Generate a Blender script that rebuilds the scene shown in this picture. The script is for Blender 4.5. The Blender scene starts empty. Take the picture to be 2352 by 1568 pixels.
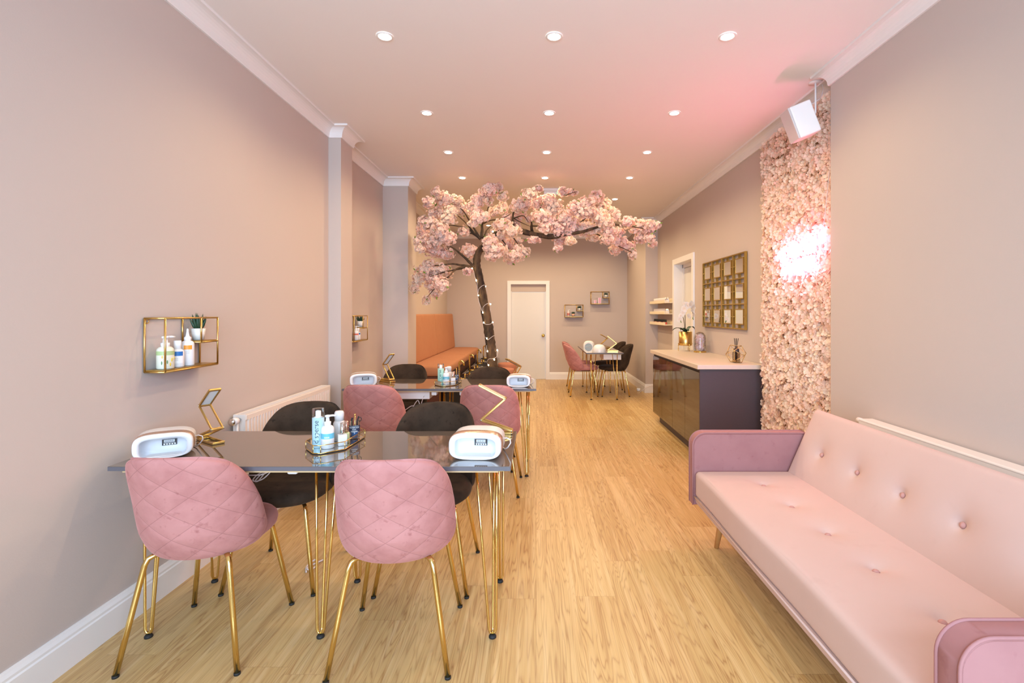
import bpy, bmesh, math, random
from mathutils import Vector, Matrix
PI = math.pi
rnd = random.Random(11)
scn = bpy.context.scene
COL = scn.collection

# ------------------------------------------------------------------ camera
F_PX, VX, VY, CAM_H = 1130.0, 1231.5, 718.0, 1.376      # for a 2352 x 1568 frame
cam_d = bpy.data.cameras.new('camera')
cam = bpy.data.objects.new('camera', cam_d)
COL.objects.link(cam)
cam.location = (0, 0, CAM_H)
cam.rotation_euler = (PI / 2, 0, 0)
cam_d.sensor_width = 36.0
cam_d.lens = 36.0 * F_PX / 2352.0
cam_d.shift_x = -(VX - 1176.0) / 2352.0
cam_d.shift_y = -(784.0 - VY) / 2352.0
cam_d.clip_start = 0.05
scn.camera = cam

# ------------------------------------------------------------------ world, daylight, exposure
SPOT_W = 24.0
SPOT_COL = (1.0, 0.78, 0.47)
DAY_W = 385.0
NEON_STR = 85.0
world = bpy.data.worlds.new('daylight')
scn.world = world
world.use_nodes = True
world.node_tree.nodes['Background'].inputs[0].default_value = (0.80, 0.90, 1.0, 1)
world.node_tree.nodes['Background'].inputs[1].default_value = 1.0
day_d = bpy.data.lights.new('shopfront_daylight', 'AREA')
day_d.shape = 'RECTANGLE'; day_d.size = 3.5; day_d.size_y = 2.4
day_d.energy = DAY_W; day_d.color = (0.55, 0.75, 1.0)
day = bpy.data.objects.new('shopfront_daylight', day_d)
COL.objects.link(day)
day.location = (0.1, -1.75, 1.55); day.rotation_euler = (PI / 2 - 0.38, 0, 0)

vs = scn.view_settings
scn.display_settings.display_device = 'sRGB'
vs.view_transform = 'Standard'; vs.look = 'None'; vs.gamma = 1.0; vs.use_curve_mapping = False
vs.exposure = 0.10
scn.cycles.use_denoising = True
scn.cycles.max_bounces = 8; scn.cycles.diffuse_bounces = 4; scn.cycles.glossy_bounces = 4
scn.cycles.transparent_max_bounces = 12; scn.cycles.transmission_bounces = 6
scn.cycles.sample_clamp_indirect = 6.0
scn.cycles.caustics_reflective = False; scn.cycles.caustics_refractive = False

def at(px, py, d):
    return Vector(((px - VX) / F_PX * d, d, CAM_H - (py - VY) / F_PX * d))

# ------------------------------------------------------------------ mesh helper
class MB:
    def __init__(s):
        s.v = []; s.f = []; s.m = []; s.sm = []; s.uv = {}; s.tint = {}
    def add(s, vs, fs, mi=0, smooth=False, M=None, uvs=None, tint=None):
        b = len(s.v)
        for i, p in enumerate(vs):
            p = Vector(p)
            s.v.append(M @ p if M else p)
            if uvs: s.uv[b + i] = uvs[i]
            if tint: s.tint[b + i] = tint[i] if isinstance(tint, list) else tint
        for f in fs:
            s.f.append([b + i for i in f]); s.m.append(mi); s.sm.append(smooth)
        return s
    def box(s, x0, x1, y0, y1, z0, z1, bev=0.0, mi=0, M=None, seg=2):
        if bev <= 0:
            vs = [(x, y, z) for z in (z0, z1) for y in (y0, y1) for x in (x0, x1)]
            fs = [(0, 2, 3, 1), (4, 5, 7, 6), (0, 1, 5, 4), (2, 6, 7, 3), (0, 4, 6, 2), (1, 3, 7, 5)]
            return s.add(vs, fs, mi, False, M)
        bm = bmesh.new(); bmesh.ops.create_cube(bm, size=1)
        for v in bm.verts:
            v.co = Vector(((x0 + x1) / 2 + v.co.x * (x1 - x0), (y0 + y1) / 2 + v.co.y * (y1 - y0), (z0 + z1) / 2 + v.co.z * (z1 - z0)))
        bmesh.ops.bevel(bm, geom=bm.edges[:], offset=bev, segments=seg, affect='EDGES', profile=0.5)
        bm.verts.index_update()
        vs = [v.co.copy() for v in bm.verts]; fs = [[v.index for v in f.verts] for f in bm.faces]
        bm.free()
        return s.add(vs, fs, mi, False, M)
    def tube(s, pts, r, n=8, closed=False, mi=0, M=None, rs=None, caps=True):
        pts = [Vector(p) for p in pts]
        k = len(pts); vs = []; fs = []
        prev = None
        for i, p in enumerate(pts):
            if closed: t = pts[(i + 1) % k] - pts[i - 1]
            else: t = pts[min(i + 1, k - 1)] - pts[max(i - 1, 0)]
            if t.length < 1e-9: t = Vector((0, 0, 1))
            t.normalize()
            if prev is None:
                up = Vector((0, 0, 1)) if abs(t.z) < 0.9 else Vector((1, 0, 0))
                a = t.cross(up).normalized()
            else:
                a = (prev - t * prev.dot(t))
                a = a.normalized() if a.length > 1e-6 else t.orthogonal().normalized()
            prev = a; b = t.cross(a)
            rr = rs[i] if rs else r
            for j in range(n):
                an = 2 * PI * j / n
                vs.append(p + (a * math.cos(an) + b * math.sin(an)) * rr)
        for i in range(k if closed else k - 1):
            i2 = (i + 1) % k
            for j in range(n):
                j2 = (j + 1) % n
                fs.append((i * n + j, i * n + j2, i2 * n + j2, i2 * n + j))
        if caps and not closed:
            fs.append(tuple(range(n))[::-1]); fs.append(tuple((k - 1) * n + j for j in range(n)))
        return s.add(vs, fs, mi, True, M)
    def lathe(s, prof, n=24, c=(0, 0, 0), mi=0, M=None, smooth=True, cap=True):
        vs = []; fs = []; k = len(prof)
        for (r, z) in prof:
            for j in range(n):
                a = 2 * PI * j / n
                vs.append((c[0] + r * math.cos(a), c[1] + r * math.sin(a), c[2] + z))
        for i in range(k - 1):
            for j in range(n):
                j2 = (j + 1) % n
                fs.append((i * n + j, i * n + j2, (i + 1) * n + j2, (i + 1) * n + j))
        if cap:
            fs.append(tuple(range(n))[::-1]); fs.append(tuple((k - 1) * n + j for j in range(n)))
        return s.add(vs, fs, mi, smooth, M)
    def prism(s, poly, z0, z1, mi=0, M=None, smooth=False):
        n = len(poly)
        vs = [(x, y, z0) for x, y in poly] + [(x, y, z1) for x, y in poly]
        fs = [tuple(range(n))[::-1], tuple(range(n, 2 * n))] + [(i, (i + 1) % n, n + (i + 1) % n, n + i) for i in range(n)]
        return s.add(vs, fs, mi, smooth, M)
    def sphere(s, c, r, n=10, mi=0, sc=(1, 1, 1), M=None):
        k = max(4, n // 2); prof = []
        vs = [(c[0], c[1], c[2] - r * sc[2])]; fs = []
        for i in range(1, k):
            t = -PI / 2 + PI * i / k
            for j in range(n):
                a = 2 * PI * j / n
                vs.append((c[0] + r * sc[0] * math.cos(t) * math.cos(a), c[1] + r * sc[1] * math.cos(t) * math.sin(a), c[2] + r * sc[2] * math.sin(t)))
        vs.append((c[0], c[1], c[2] + r * sc[2]))
        for j in range(n): fs.append((0, 1 + (j + 1) % n, 1 + j))
        for i in range(k - 2):
            for j in range(n):
                a = 1 + i * n + j; b = 1 + i * n + (j + 1) % n
                fs.append((a, b, b + n, a + n))
        top = len(vs) - 1
        for j in range(n): fs.append((top, 1 + (k - 2) * n + j, 1 + (k - 2) * n + (j + 1) % n))
        return s.add(vs, fs, mi, True, M)
    def rloop(s, loops, mi=0, M=None, smooth=True, cap0=True, cap1=True):
        """skin a list of equally long closed loops"""
        n = len(loops[0]); vs = [p for l in loops for p in l]; fs = []
        for i in range(len(loops) - 1):
            for j in range(n):
                j2 = (j + 1) % n
                fs.append((i * n + j, i * n + j2, (i + 1) * n + j2, (i + 1) * n + j))
        if cap0: fs.append(tuple(range(n))[::-1])
        if cap1: fs.append(tuple((len(loops) - 1) * n + j for j in range(n)))
        return s.add(vs, fs, mi, smooth, M)
    def build(s, name, mats, parent=None, label=None, auto=None, merge=False, flip=True):
        me = bpy.data.meshes.new(name)
        me.from_pydata([tuple(v) for v in s.v], [], s.f)
        if not isinstance(mats, (list, tuple)): mats = [mats]
        for m in mats: me.materials.append(m)
        me.polygons.foreach_set('material_index', s.m)
        me.polygons.foreach_set('use_smooth', s.sm)
        if s.uv:
            ul = me.uv_layers.new(name='UVMap')
            for lp in me.loops: ul.data[lp.index].uv = s.uv.get(lp.vertex_index, (0, 0))
        if s.tint:
            at_ = me.attributes.new('tint', 'FLOAT_COLOR', 'POINT')
            dat = []
            for i in range(len(s.v)): dat.extend(s.tint.get(i, (1, 1, 1, 1)))
            at_.data.foreach_set('color', dat)
        if merge or (flip and len(s.v) < 60000):
            bm = bmesh.new(); bm.from_mesh(me)
            if merge: bmesh.ops.remove_doubles(bm, verts=bm.verts[:], dist=1e-5)
            if flip: bmesh.ops.recalc_face_normals(bm, faces=bm.faces[:])
            bm.to_mesh(me); bm.free()
        me.validate()
        if auto: me.set_sharp_from_angle(angle=math.radians(auto))
        o = bpy.data.objects.new(name, me)
        COL.objects.link(o)
        if parent: o.parent = parent
        if label: o['label'] = label
        return o

def tag(o, label, cat, group=None, kind=None):
    o['label'] = label; o['category'] = cat
    if group: o['group'] = group
    if kind: o['kind'] = kind
    return o
def thing(name, label, cat, loc=(0, 0, 0), rz=0.0, group=None):
    o = bpy.data.objects.new(name, None)
    o.empty_display_size = 0.05
    COL.objects.link(o)
    o.location = loc; o.rotation_euler = (0, 0, rz)
    return tag(o, label, cat, group)
def struct(o):
    o['kind'] = 'structure'; return o
def copy_tree(o, parent=None):
    c = o.copy(); COL.objects.link(c)
    if parent: c.parent = parent
    for ch in list(o.children): copy_tree(ch, c)
    return c
def dup(o, loc, rz, label, group=None, scale=None):
    c = copy_tree(o)
    c.location = loc; c.rotation_euler = (0, 0, rz); c['label'] = label
    if group: c['group'] = group
    if scale: c.scale = scale
    return c

# ------------------------------------------------------------------ materials
def lin(c):
    return tuple((x / 12.92 if x <= 0.04045 else ((x + 0.055) / 1.055) ** 2.4) for x in [v / 255.0 for v in c])
class N:
    def __init__(s, name):
        s.mat = bpy.data.materials.new(name); s.mat.use_nodes = True
        s.t = s.mat.node_tree; s.b = s.t.nodes['Principled BSDF']; s.out = s.t.nodes['Material Output']
    def n(s, typ, **kw):
        nd = s.t.nodes.new(typ)
        for k, v in kw.items(): setattr(nd, k, v)
        return nd
    def l(s, a, b): s.t.links.new(a, b)
    def math(s, op, a, b=None):
        nd = s.n('ShaderNodeMath', operation=op)
        for i, x in enumerate((a, b)):
            if x is None: continue
            if isinstance(x, (int, float)): nd.inputs[i].default_value = x
            else: s.l(x, nd.inputs[i])
        return nd.outputs[0]
    def mix(s, f, a, b, blend='MIX'):
        nd = s.n('ShaderNodeMix', data_type='RGBA', blend_type=blend)
        for i, x in ((0, f), (6, a), (7, b)):
            if isinstance(x, (int, float)): nd.inputs[i].default_value = x
            elif isinstance(x, (tuple, list)): nd.inputs[i].default_value = (*x[:3], 1)
            else: s.l(x, nd.inputs[i])
        return nd.outputs[2]
    def noise(s, scale, detail=3, vec=None, rough=0.5):
        nd = s.n('ShaderNodeTexNoise'); nd.inputs['Scale'].default_value = scale
        nd.inputs['Detail'].default_value = detail; nd.inputs['Roughness'].default_value = rough
        if vec is not None: s.l(vec, nd.inputs['Vector'])
        return nd.outputs[0]
    def ramp(s, f, lo, hi):
        nd = s.n('ShaderNodeMapRange', interpolation_type='SMOOTHSTEP')
        s.l(f, nd.inputs[0]); nd.inputs[1].default_value = lo; nd.inputs[2].default_value = hi
        return nd.outputs[0]
    def obj(s): return s.n('ShaderNodeTexCoord').outputs['Object']
    def bump(s, h, strength, dist=0.01):
        nd = s.n('ShaderNodeBump'); nd.inputs['Strength'].default_value = strength; nd.inputs['Distance'].default_value = dist
        s.l(h, nd.inputs['Height']); s.l(nd.outputs[0], s.b.inputs['Normal'])
    def set(s, **kw):
        for k, v in kw.items(): s.b.inputs[k.replace('_', ' ')].default_value = v
        return s

def plain(name, col, rough=0.5, metal=0.0, var=0.04, vscale=8.0, bump=0.0, bscale=60.0, spec=0.5, coat=0.0, sheen=0.0):
    """procedural paint / plastic / metal: base colour with gentle noise"""
    m = N(name); c = lin(col)
    f = m.noise(vscale, 3, m.obj())
    lo = tuple(x * (1 - var) for x in c); hi = tuple(min(1, x * (1 + var)) for x in c)
    m.l(m.mix(f, lo, hi), m.b.inputs['Base Color'])
    m.set(Roughness=rough, Metallic=metal)
    m.b.inputs['Specular IOR Level'].default_value = spec
    if coat: m.b.inputs['Coat Weight'].default_value = coat; m.b.inputs['Coat Roughness'].default_value = 0.05
    if sheen: m.b.inputs['Sheen Weight'].default_value = sheen; m.b.inputs['Sheen Roughness'].default_value = 0.4
    if bump: m.bump(m.noise(bscale, 4, m.obj()), bump, 0.005)
    return m.mat
def emis(name, col, strength):
    m = N(name); m.set(Roughness=0.5)
    m.b.inputs['Base Color'].default_value = (*col, 1)
    m.b.inputs['Emission Color'].default_value = (*col, 1)
    m.b.inputs['Emission Strength'].default_value = strength
    return m.mat
def thin_glass(name, tintc=(1, 1, 1), refl=0.10, rough=0.02):
    m = N(name)
    tr = m.n('ShaderNodeBsdfTransparent'); tr.inputs[0].default_value = (*tintc, 1)
    gl = m.n('ShaderNodeBsdfGlossy'); gl.inputs['Roughness'].default_value = rough
    fr = m.n('ShaderNodeFresnel'); fr.inputs[0].default_value = 1.45
    mx = m.n('ShaderNodeMixShader')
    m.l(m.math('MINIMUM', m.math('MULTIPLY', fr.outputs[0], refl * 10), 0.8), mx.inputs[0])
    m.l(tr.outputs[0], mx.inputs[1]); m.l(gl.outputs[0], mx.inputs[2]); m.l(mx.outputs[0], m.out.inputs[0])
    return m.mat
def velvet(name, col, dark, quilt=False, patch=0.55, sheen=0.5, scale=9.0):
    m = N(name); v = m.obj()
    f1 = m.ramp(m.noise(scale, 4, v, 0.6), 0.35, 0.75)
    f2 = m.ramp(m.noise(scale * 3.0, 3, v, 0.6), 0.55, 0.78)
    f = m.math('MULTIPLY', m.math('MAXIMUM', m.math('MULTIPLY', f1, 0.6), f2), patch)
    base = m.mix(f, lin(col), lin(dark))
    fine = m.noise(900, 2, v)
    h = m.math('MULTIPLY', fine, 0.02)
    if quilt:
        uv = m.n('ShaderNodeTexCoord').outputs['UV']
        sp = m.n('ShaderNodeSeparateXYZ'); m.l(uv, sp.inputs[0])
        a = m.math('DIVIDE', sp.outputs[0], 0.148); b = m.math('DIVIDE', sp.outputs[1], 0.112)
        d = None
        for q in (m.math('ADD', a, b), m.math('SUBTRACT', a, b)):
            fr = m.math('ABSOLUTE', m.math('SUBTRACT', m.math('FRACT', q), 0.5))     # 0.5 on the seam
            e = m.math('SUBTRACT', 0.5, fr)
            d = e if d is None else m.math('MINIMUM', d, e)
        seam = m.math('SUBTRACT', 1.0, m.ramp(d, 0.0, 0.018))
        puff = m.math('POWER', m.ramp(d, 0.0, 0.30), 0.6)
        base = m.mix(m.math('MULTIPLY', seam, 0.42), base, tuple(x * 0.45 for x in lin(dark)))
        h = m.math('ADD', h, m.math('MULTIPLY', puff, 1.0))
        m.bump(h, 0.20, 0.010)
    else:
        m.bump(h, 0.3, 0.01)
    m.l(base, m.b.inputs['Base Color'])
    m.set(Roughness=0.85); m.b.inputs['Specular IOR Level'].default_value = 0.15
    m.b.inputs['Sheen Weight'].default_value = sheen; m.b.inputs['Sheen Roughness'].default_value = 0.35
    m.b.inputs['Sheen Tint'].default_value = (*[min(1, x * 1.4 + 0.1) for x in lin(col)], 1)
    return m.mat
def petal_mat(name, transl=0.35):
    m = N(name)
    a = m.n('ShaderNodeAttribute', attribute_name='tint')
    tl = m.n('ShaderNodeBsdfTranslucent'); mx = m.n('ShaderNodeMixShader'); mx.inputs[0].default_value = transl
    m.l(a.outputs['Color'], m.b.inputs['Base Color']); m.l(a.outputs['Color'], tl.inputs[0])
    m.set(Roughness=0.7); m.b.inputs['Specular IOR Level'].default_value = 0.2
    m.l(m.b.outputs[0], mx.inputs[1]); m.l(tl.outputs[0], mx.inputs[2]); m.l(mx.outputs[0], m.out.inputs[0])
    return m.mat
def floor_mat():
    m = N('oak_laminate'); v = m.obj()
    sp = m.n('ShaderNodeSeparateXYZ'); m.l(v, sp.inputs[0])
    W, L = 0.192, 1.29
    col = m.math('FLOOR', m.math('DIVIDE', sp.outputs[0], W))
    wn = m.n('ShaderNodeTexWhiteNoise', noise_dimensions='1D'); m.l(col, wn.inputs['W'])
    yo = m.math('ADD', m.math('DIVIDE', sp.outputs[1], L), wn.outputs['Value'])
    row = m.math('FLOOR', yo)
    cb = m.n('ShaderNodeCombineXYZ'); m.l(col, cb.inputs[0]); m.l(row, cb.inputs[1])
    w2 = m.n('ShaderNodeTexWhiteNoise', noise_dimensions='3D'); m.l(cb.outputs[0], w2.inputs['Vector'])
    pid = w2.outputs['Value']
    # grain: contour lines of a stretched noise field, shifted per plank
    g = m.n('ShaderNodeCombineXYZ')
    m.l(m.math('MULTIPLY', sp.outputs[0], 6.5), g.inputs[0]); m.l(m.math('MULTIPLY', sp.outputs[1], 0.42), g.inputs[1])
    m.l(m.math('MULTIPLY', pid, 37.0), g.inputs[2])
    field = m.noise(1.6, 2.5, g.outputs[0], 0.55)
    rings = m.math('FRACT', m.math('MULTIPLY', field, 26.0))
    rings = m.math('POWER', m.math('ABSOLUTE', m.math('SUBTRACT', m.math('MULTIPLY', rings, 2.0), 1.0)), 3.0)
    g2 = m.n('ShaderNodeCombineXYZ')
    m.l(m.math('MULTIPLY', sp.outputs[0], 190.0), g2.inputs[0]); m.l(m.math('MULTIPLY', sp.outputs[1], 2.2), g2.inputs[1])
    fib = m.noise(1.0, 3, g2.outputs[0], 0.6)
    rings = m.math('MULTIPLY', rings, m.ramp(fib, 0.15, 0.55))
    mask = m.ramp(m.noise(0.9, 2, g.outputs[0]), 0.25, 0.60)
    rings = m.math('MULTIPLY', rings, m.math('ADD', 0.35, m.math('MULTIPLY', mask, 0.65)))
    c = m.mix(pid, lin((212, 178, 122)), lin((196, 159, 102)))
    c = m.mix(m.math('MULTIPLY', rings, m.math('ADD', 0.50, m.math('MULTIPLY', pid, 0.40))), c, lin((150, 104, 58)))
    c = m.mix(m.math('MULTIPLY', m.ramp(fib, 0.45, 0.8), 0.18), c, lin((170, 124, 76)))
    g3 = m.n('ShaderNodeCombineXYZ')
    m.l(m.math('MULTIPLY', sp.outputs[0], 48.0), g3.inputs[0]); m.l(m.math('MULTIPLY', sp.outputs[1], 1.5), g3.inputs[1]); m.l(m.math('MULTIPLY', pid, 23.0), g3.inputs[2])
    c = m.mix(m.math('MULTIPLY', m.ramp(m.noise(1.0, 4, g3.outputs[0], 0.65), 0.48, 0.72), 0.42), c, lin((156, 108, 60)))
    c = m.mix(m.math('MULTIPLY', m.ramp(m.noise(1.0, 2, g3.outputs[0], 0.5), 0.52, 0.25), 0.30), c, lin((232, 204, 158)))
    # knots
    kn = m.n('ShaderNodeTexVoronoi'); kn.inputs['Scale'].default_value = 1.0
    kc = m.n('ShaderNodeCombineXYZ'); m.l(m.math('MULTIPLY', sp.outputs[0], 2.6), kc.inputs[0]); m.l(m.math('MULTIPLY', sp.outputs[1], 0.9), kc.inputs[1])
    m.l(kc.outputs[0], kn.inputs['Vector'])
    knm = m.math('SUBTRACT', 1.0, m.ramp(kn.outputs['Distance'], 0.015, 0.07))
    c = m.mix(m.math('MULTIPLY', knm, 0.45), c, lin((130, 85, 45)))
    # joints
    ex = m.math('ABSOLUTE', m.math('SUBTRACT', m.math('FRACT', m.math('DIVIDE', sp.outputs[0], W)), 0.5))
    ey = m.math('ABSOLUTE', m.math('SUBTRACT', m.math('FRACT', yo), 0.5))
    j = m.math('MAXIMUM', m.ramp(ex, 0.492, 0.499), m.ramp(ey, 0.4988, 0.4998))
    c = m.mix(m.math('MULTIPLY', j, 0.35), c, lin((120, 80, 45)))
    m.l(c, m.b.inputs['Base Color'])
    m.set(Roughness=0.34); m.b.inputs['Specular IOR Level'].default_value = 0.4
    m.bump(m.math('SUBTRACT', m.math('MULTIPLY', fib, 0.15), j), 0.12, 0.002)
    return m.mat

M_WALL = plain('wall_paint', (198, 182, 173), 0.75, var=0.012, vscale=3, bump=0.06, bscale=180, spec=0.25)
M_CEIL = plain('ceiling_paint', (240, 233, 228), 0.8, var=0.012, vscale=2, bump=0.05, bscale=120, spec=0.2)
M_TRIM = plain('trim_gloss_white', (238, 232, 228), 0.4, var=0.01)
M_DOOR = plain('door_white_paint', (224, 219, 213), 0.42, var=0.01)
M_FLOOR = floor_mat()
M_GOLD = plain('polished_gold', (228, 198, 126), 0.16, 1.0, var=0.05)
M_GOLDS = plain('satin_gold', (220, 184, 112), 0.30, 1.0, var=0.05)
M_BRASS = plain('bright_brass', (232, 198, 112), 0.12, 1.0, var=0.04)
M_CHROME = plain('chrome', (225, 222, 218), 0.08, 1.0, var=0.02)
M_PINKQ = velvet('pink_quilted_velvet', (188, 131, 126), (146, 86, 84), True, patch=0.7)
M_PINK = velvet('pink_velvet', (188, 131, 126), (146, 86, 84), False, patch=0.7)
M_BLACK = velvet('black_velvet', (66, 52, 41), (27, 20, 15), False, patch=0.9, sheen=0.35)
M_BLACKQ = velvet('black_quilted_velvet', (66, 52, 41), (27, 20, 15), True, patch=0.9, sheen=0.35)
M_SOFA = velvet('sofa_pink_velvet', (208, 178, 168), (198, 164, 154), False, patch=0.35, sheen=0.15, scale=3.0)
M_SOFAD = velvet('sofa_arm_velvet', (166, 117, 115), (146, 96, 96), False, patch=0.6, sheen=0.3, scale=7.0)
M_BTN = velvet('sofa_button_velvet', (198, 150, 142), (186, 136, 128), False, patch=0.3, sheen=0.1)
M_ORANGE = velvet('bench_terracotta_velvet', (182, 126, 92), (170, 112, 80), False, patch=0.5, sheen=0.2, scale=5.0)
M_POUF = velvet('pouf_dusty_rose_fabric', (190, 128, 104), (172, 110, 90), False, patch=0.4, sheen=0.2)
M_RUBBER = plain('black_rubber', (30, 28, 28), 0.7)
M_TOP = plain('grey_gloss_top', (98, 86, 77), 0.035, var=0.02, spec=0.75, coat=0.8)
M_EDGE = plain('grey_edge_band', (96, 92, 98), 0.35, var=0.03)
M_PLY = plain('pale_plywood', (205, 172, 128), 0.6, var=0.08, vscale=30)
M_WHITE = plain('white_plastic', (240, 238, 238), 0.25, var=0.01)
M_WHITEM = plain('white_matt_plastic', (236, 230, 226), 0.5, var=0.015)
M_RAD = plain('radiator_enamel', (238, 226, 216), 0.35, var=0.01)
M_ROSE = plain('rose_gold_plastic', (205, 165, 140), 0.25, 0.6, var=0.02)
M_GREY = plain('lamp_interior_grey', (232, 233, 238), 0.4, var=0.02)
M_STICK = plain('dark_sticker', (52, 48, 50), 0.5)
M_INK = plain('dark_ink', (44, 50, 60), 0.6)
M_WINK = plain('white_print', (240, 240, 240), 0.6)
M_CAB = plain('cabinet_brown_gloss', (62, 44, 26), 0.05, var=0.03, spec=0.5, coat=0.25)
M_CABP = plain('cabinet_dark_panel', (74, 62, 66), 0.5, var=0.05, vscale=40)
M_WORK = plain('pale_laminate_worktop', (214, 197, 180), 0.4, var=0.05, vscale=25)
M_SHELFW = plain('cream_ledge', (236, 218, 188), 0.5, var=0.02)
M_MIRROR = plain('mirror_silver', (236, 236, 232), 0.01, 1.0, var=0.0)
M_AGED = plain('aged_brass', (190, 156, 82), 0.34, 0.9, var=0.15, vscale=25)
M_BARK = None
M_PETAL = petal_mat('cherry_petals', 0.40)
M_PETALW = petal_mat("hydrangea_petals", 0.30)
M_LEAF = plain('green_leaf', (98, 132, 46), 0.5, var=0.35, vscale=30)
M_DLEAF = plain('dark_green_leaf', (38, 66, 44), 0.45, var=0.3, vscale=60)
M_CERAM = plain('white_ceramic', (238, 232, 224), 0.35, var=0.01)
M_TUB = plain('black_basin_acrylic', (26, 25, 27), 0.12, var=0.05, coat=0.5)
M_LAMP = emis('downlight_lens', (1.0, 0.90, 0.76), 26.0)
M_FAIRY = emis('fairy_bulb', (1.0, 0.80, 0.48), 26.0)
M_NEON = emis('neon_tube', (1.0, 0.22, 0.46), NEON_STR)
M_GLASS = thin_glass('clear_glass', (0.97, 0.98, 0.97), 0.10)
M_GLASSB = thin_glass('blue_liquid_glass', (0.10, 0.36, 0.62), 0.10)
M_LIGHTB = plain('pale_blue_liquid', (172, 204, 216), 0.2, var=0.02, spec=0.5)
M_CABLE = plain('white_cable', (228, 216, 214), 0.5)
M_WOOD = plain('beech_leg', (196, 142, 84), 0.45, var=0.15, vscale=30)
M_SHADE = plain('dark_lining', (48, 38, 34), 0.9)
def bark():
    m = N('tree_bark'); v = m.obj()
    mp = m.n('ShaderNodeMapping'); m.l(v, mp.inputs[0]); mp.inputs['Scale'].default_value = (9, 9, 2.6)
    f = m.noise(1.6, 5, mp.outputs[0], 0.65)
    m.l(m.mix(m.ramp(f, 0.3, 0.72), lin((40, 29, 21)), lin((104, 78, 52))), m.b.inputs['Base Color'])
    m.set(Roughness=0.9); m.bump(f, 0.8, 0.02)
    return m.mat
M_BARK = bark()

def text_geo(body, size):
    cu = bpy.data.curves.new('lettering', 'FONT'); cu.body = body; cu.size = size; cu.align_x = 'CENTER'; cu.align_y = 'CENTER'
    o = bpy.data.objects.new('lettering', cu); COL.objects.link(o)
    dg = bpy.context.evaluated_depsgraph_get()
    me = o.evaluated_get(dg).to_mesh()
    vs = [v.co.copy() for v in me.vertices]; fs = [list(p.vertices) for p in me.polygons]
    o.evaluated_get(dg).to_mesh_clear()
    bpy.data.objects.remove(o); bpy.data.curves.remove(cu)
    return vs, fs
def wrap_text(mb, body, size, r, z, rot=0.0, a0=-PI / 2, mi=0, lift=0.0006):
    """letters curved on to a cylinder about local z; a0 = heading of the middle"""
    vs, fs = text_geo(body, size)
    out = []
    for p in vs:
        x, y = p.x * math.cos(rot) - p.y * math.sin(rot), p.x * math.sin(rot) + p.y * math.cos(rot)
        a = a0 + x / r
        out.append(((r + lift) * math.cos(a), (r + lift) * math.sin(a), z + y))
    mb.add(out, fs, mi)
# ================================================================== SETTING
CEIL_Z = 3.0
YF, YB = -1.3, 10.16
XL, XR1, XR2, XR3 = -1.82, 1.98, 2.09, 1.88
LEFT = [(XL, YF), (XL, 4.31), (-1.71, 4.31), (-1.71, 4.57), (-1.855, 4.57), (-1.855, 5.95), (-1.55, 5.95), (-1.55, 6.35), (-1.84, 6.35), (-1.84, YB)]
RIGHT = [(XR3, YB), (XR3, 8.46), (XR2, 8.46), (XR2, 3.307), (XR1, 3.307), (XR1, YF)]
D2A, D2B, D2Z = 6.56, 7.40, 2.10           # side door opening in the right wall
D1A, D1B, D1Z = -0.525, 0.205, 1.965        # door opening in the back wall

struct(MB().box(-2.2, 2.5, YF - 0.2, YB + 0.3, -0.1, 0.0).build('floor', M_FLOOR))
struct(MB().box(-2.2, 2.5, YF - 0.2, YB + 0.3, CEIL_Z, CEIL_Z + 0.1).build('ceiling', M_CEIL))
struct(MB().prism([(-2.2, YF)] + LEFT + [(-2.2, YB)], 0, CEIL_Z).build('wall_left', M_WALL))
w = MB()
w.box(-2.2, D1A, YB, YB + 0.25, 0, CEIL_Z); w.box(D1B, 2.5, YB, YB + 0.25, 0, CEIL_Z); w.box(D1A, D1B, YB, YB + 0.25, D1Z, CEIL_Z)
struct(w.build('wall_back', M_WALL))
w = MB()
w.prism([(2.5, YF), (XR1, YF), (XR1, 3.307), (XR2, 3.307), (XR2, D2A), (2.5, D2A)], 0, CEIL_Z)
w.prism([(2.5, D2B), (XR2, D2B), (XR2, 8.46), (XR3, 8.46), (XR3, YB), (2.5, YB)], 0, CEIL_Z)
w.box(XR2, 2.5, D2A, D2B, D2Z, CEIL_Z)
struct(w.build('wall_right', M_WALL))
w = MB()                                                            # shopfront wall behind the camera
w.box(-2.2, 2.5, YF - 0.2, YF, 0, 0.35); w.box(-2.2, 2.5, YF - 0.2, YF, 2.78, CEIL_Z)
w.box(-2.2, -1.70, YF - 0.2, YF, 0.35, 2.78); w.box(1.86, 2.5, YF - 0.2, YF, 0.35, 2.78)
struct(w.build('wall_front', M_WALL))
w = MB()
for x in (-1.70, -0.02, 1.80): w.box(x, x + 0.06, YF - 0.14, YF - 0.06, 0.35, 2.78)
for z in (0.35, 2.20, 2.72): w.box(-1.70, 1.86, YF - 0.14, YF - 0.06, z, z + 0.06)
wf = struct(w.build('window_1', M_TRIM))
MB().box(-1.66, 1.82, YF - 0.104, YF - 0.098, 0.40, 2.74).build('window_pane', M_GLASS, wf)

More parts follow.
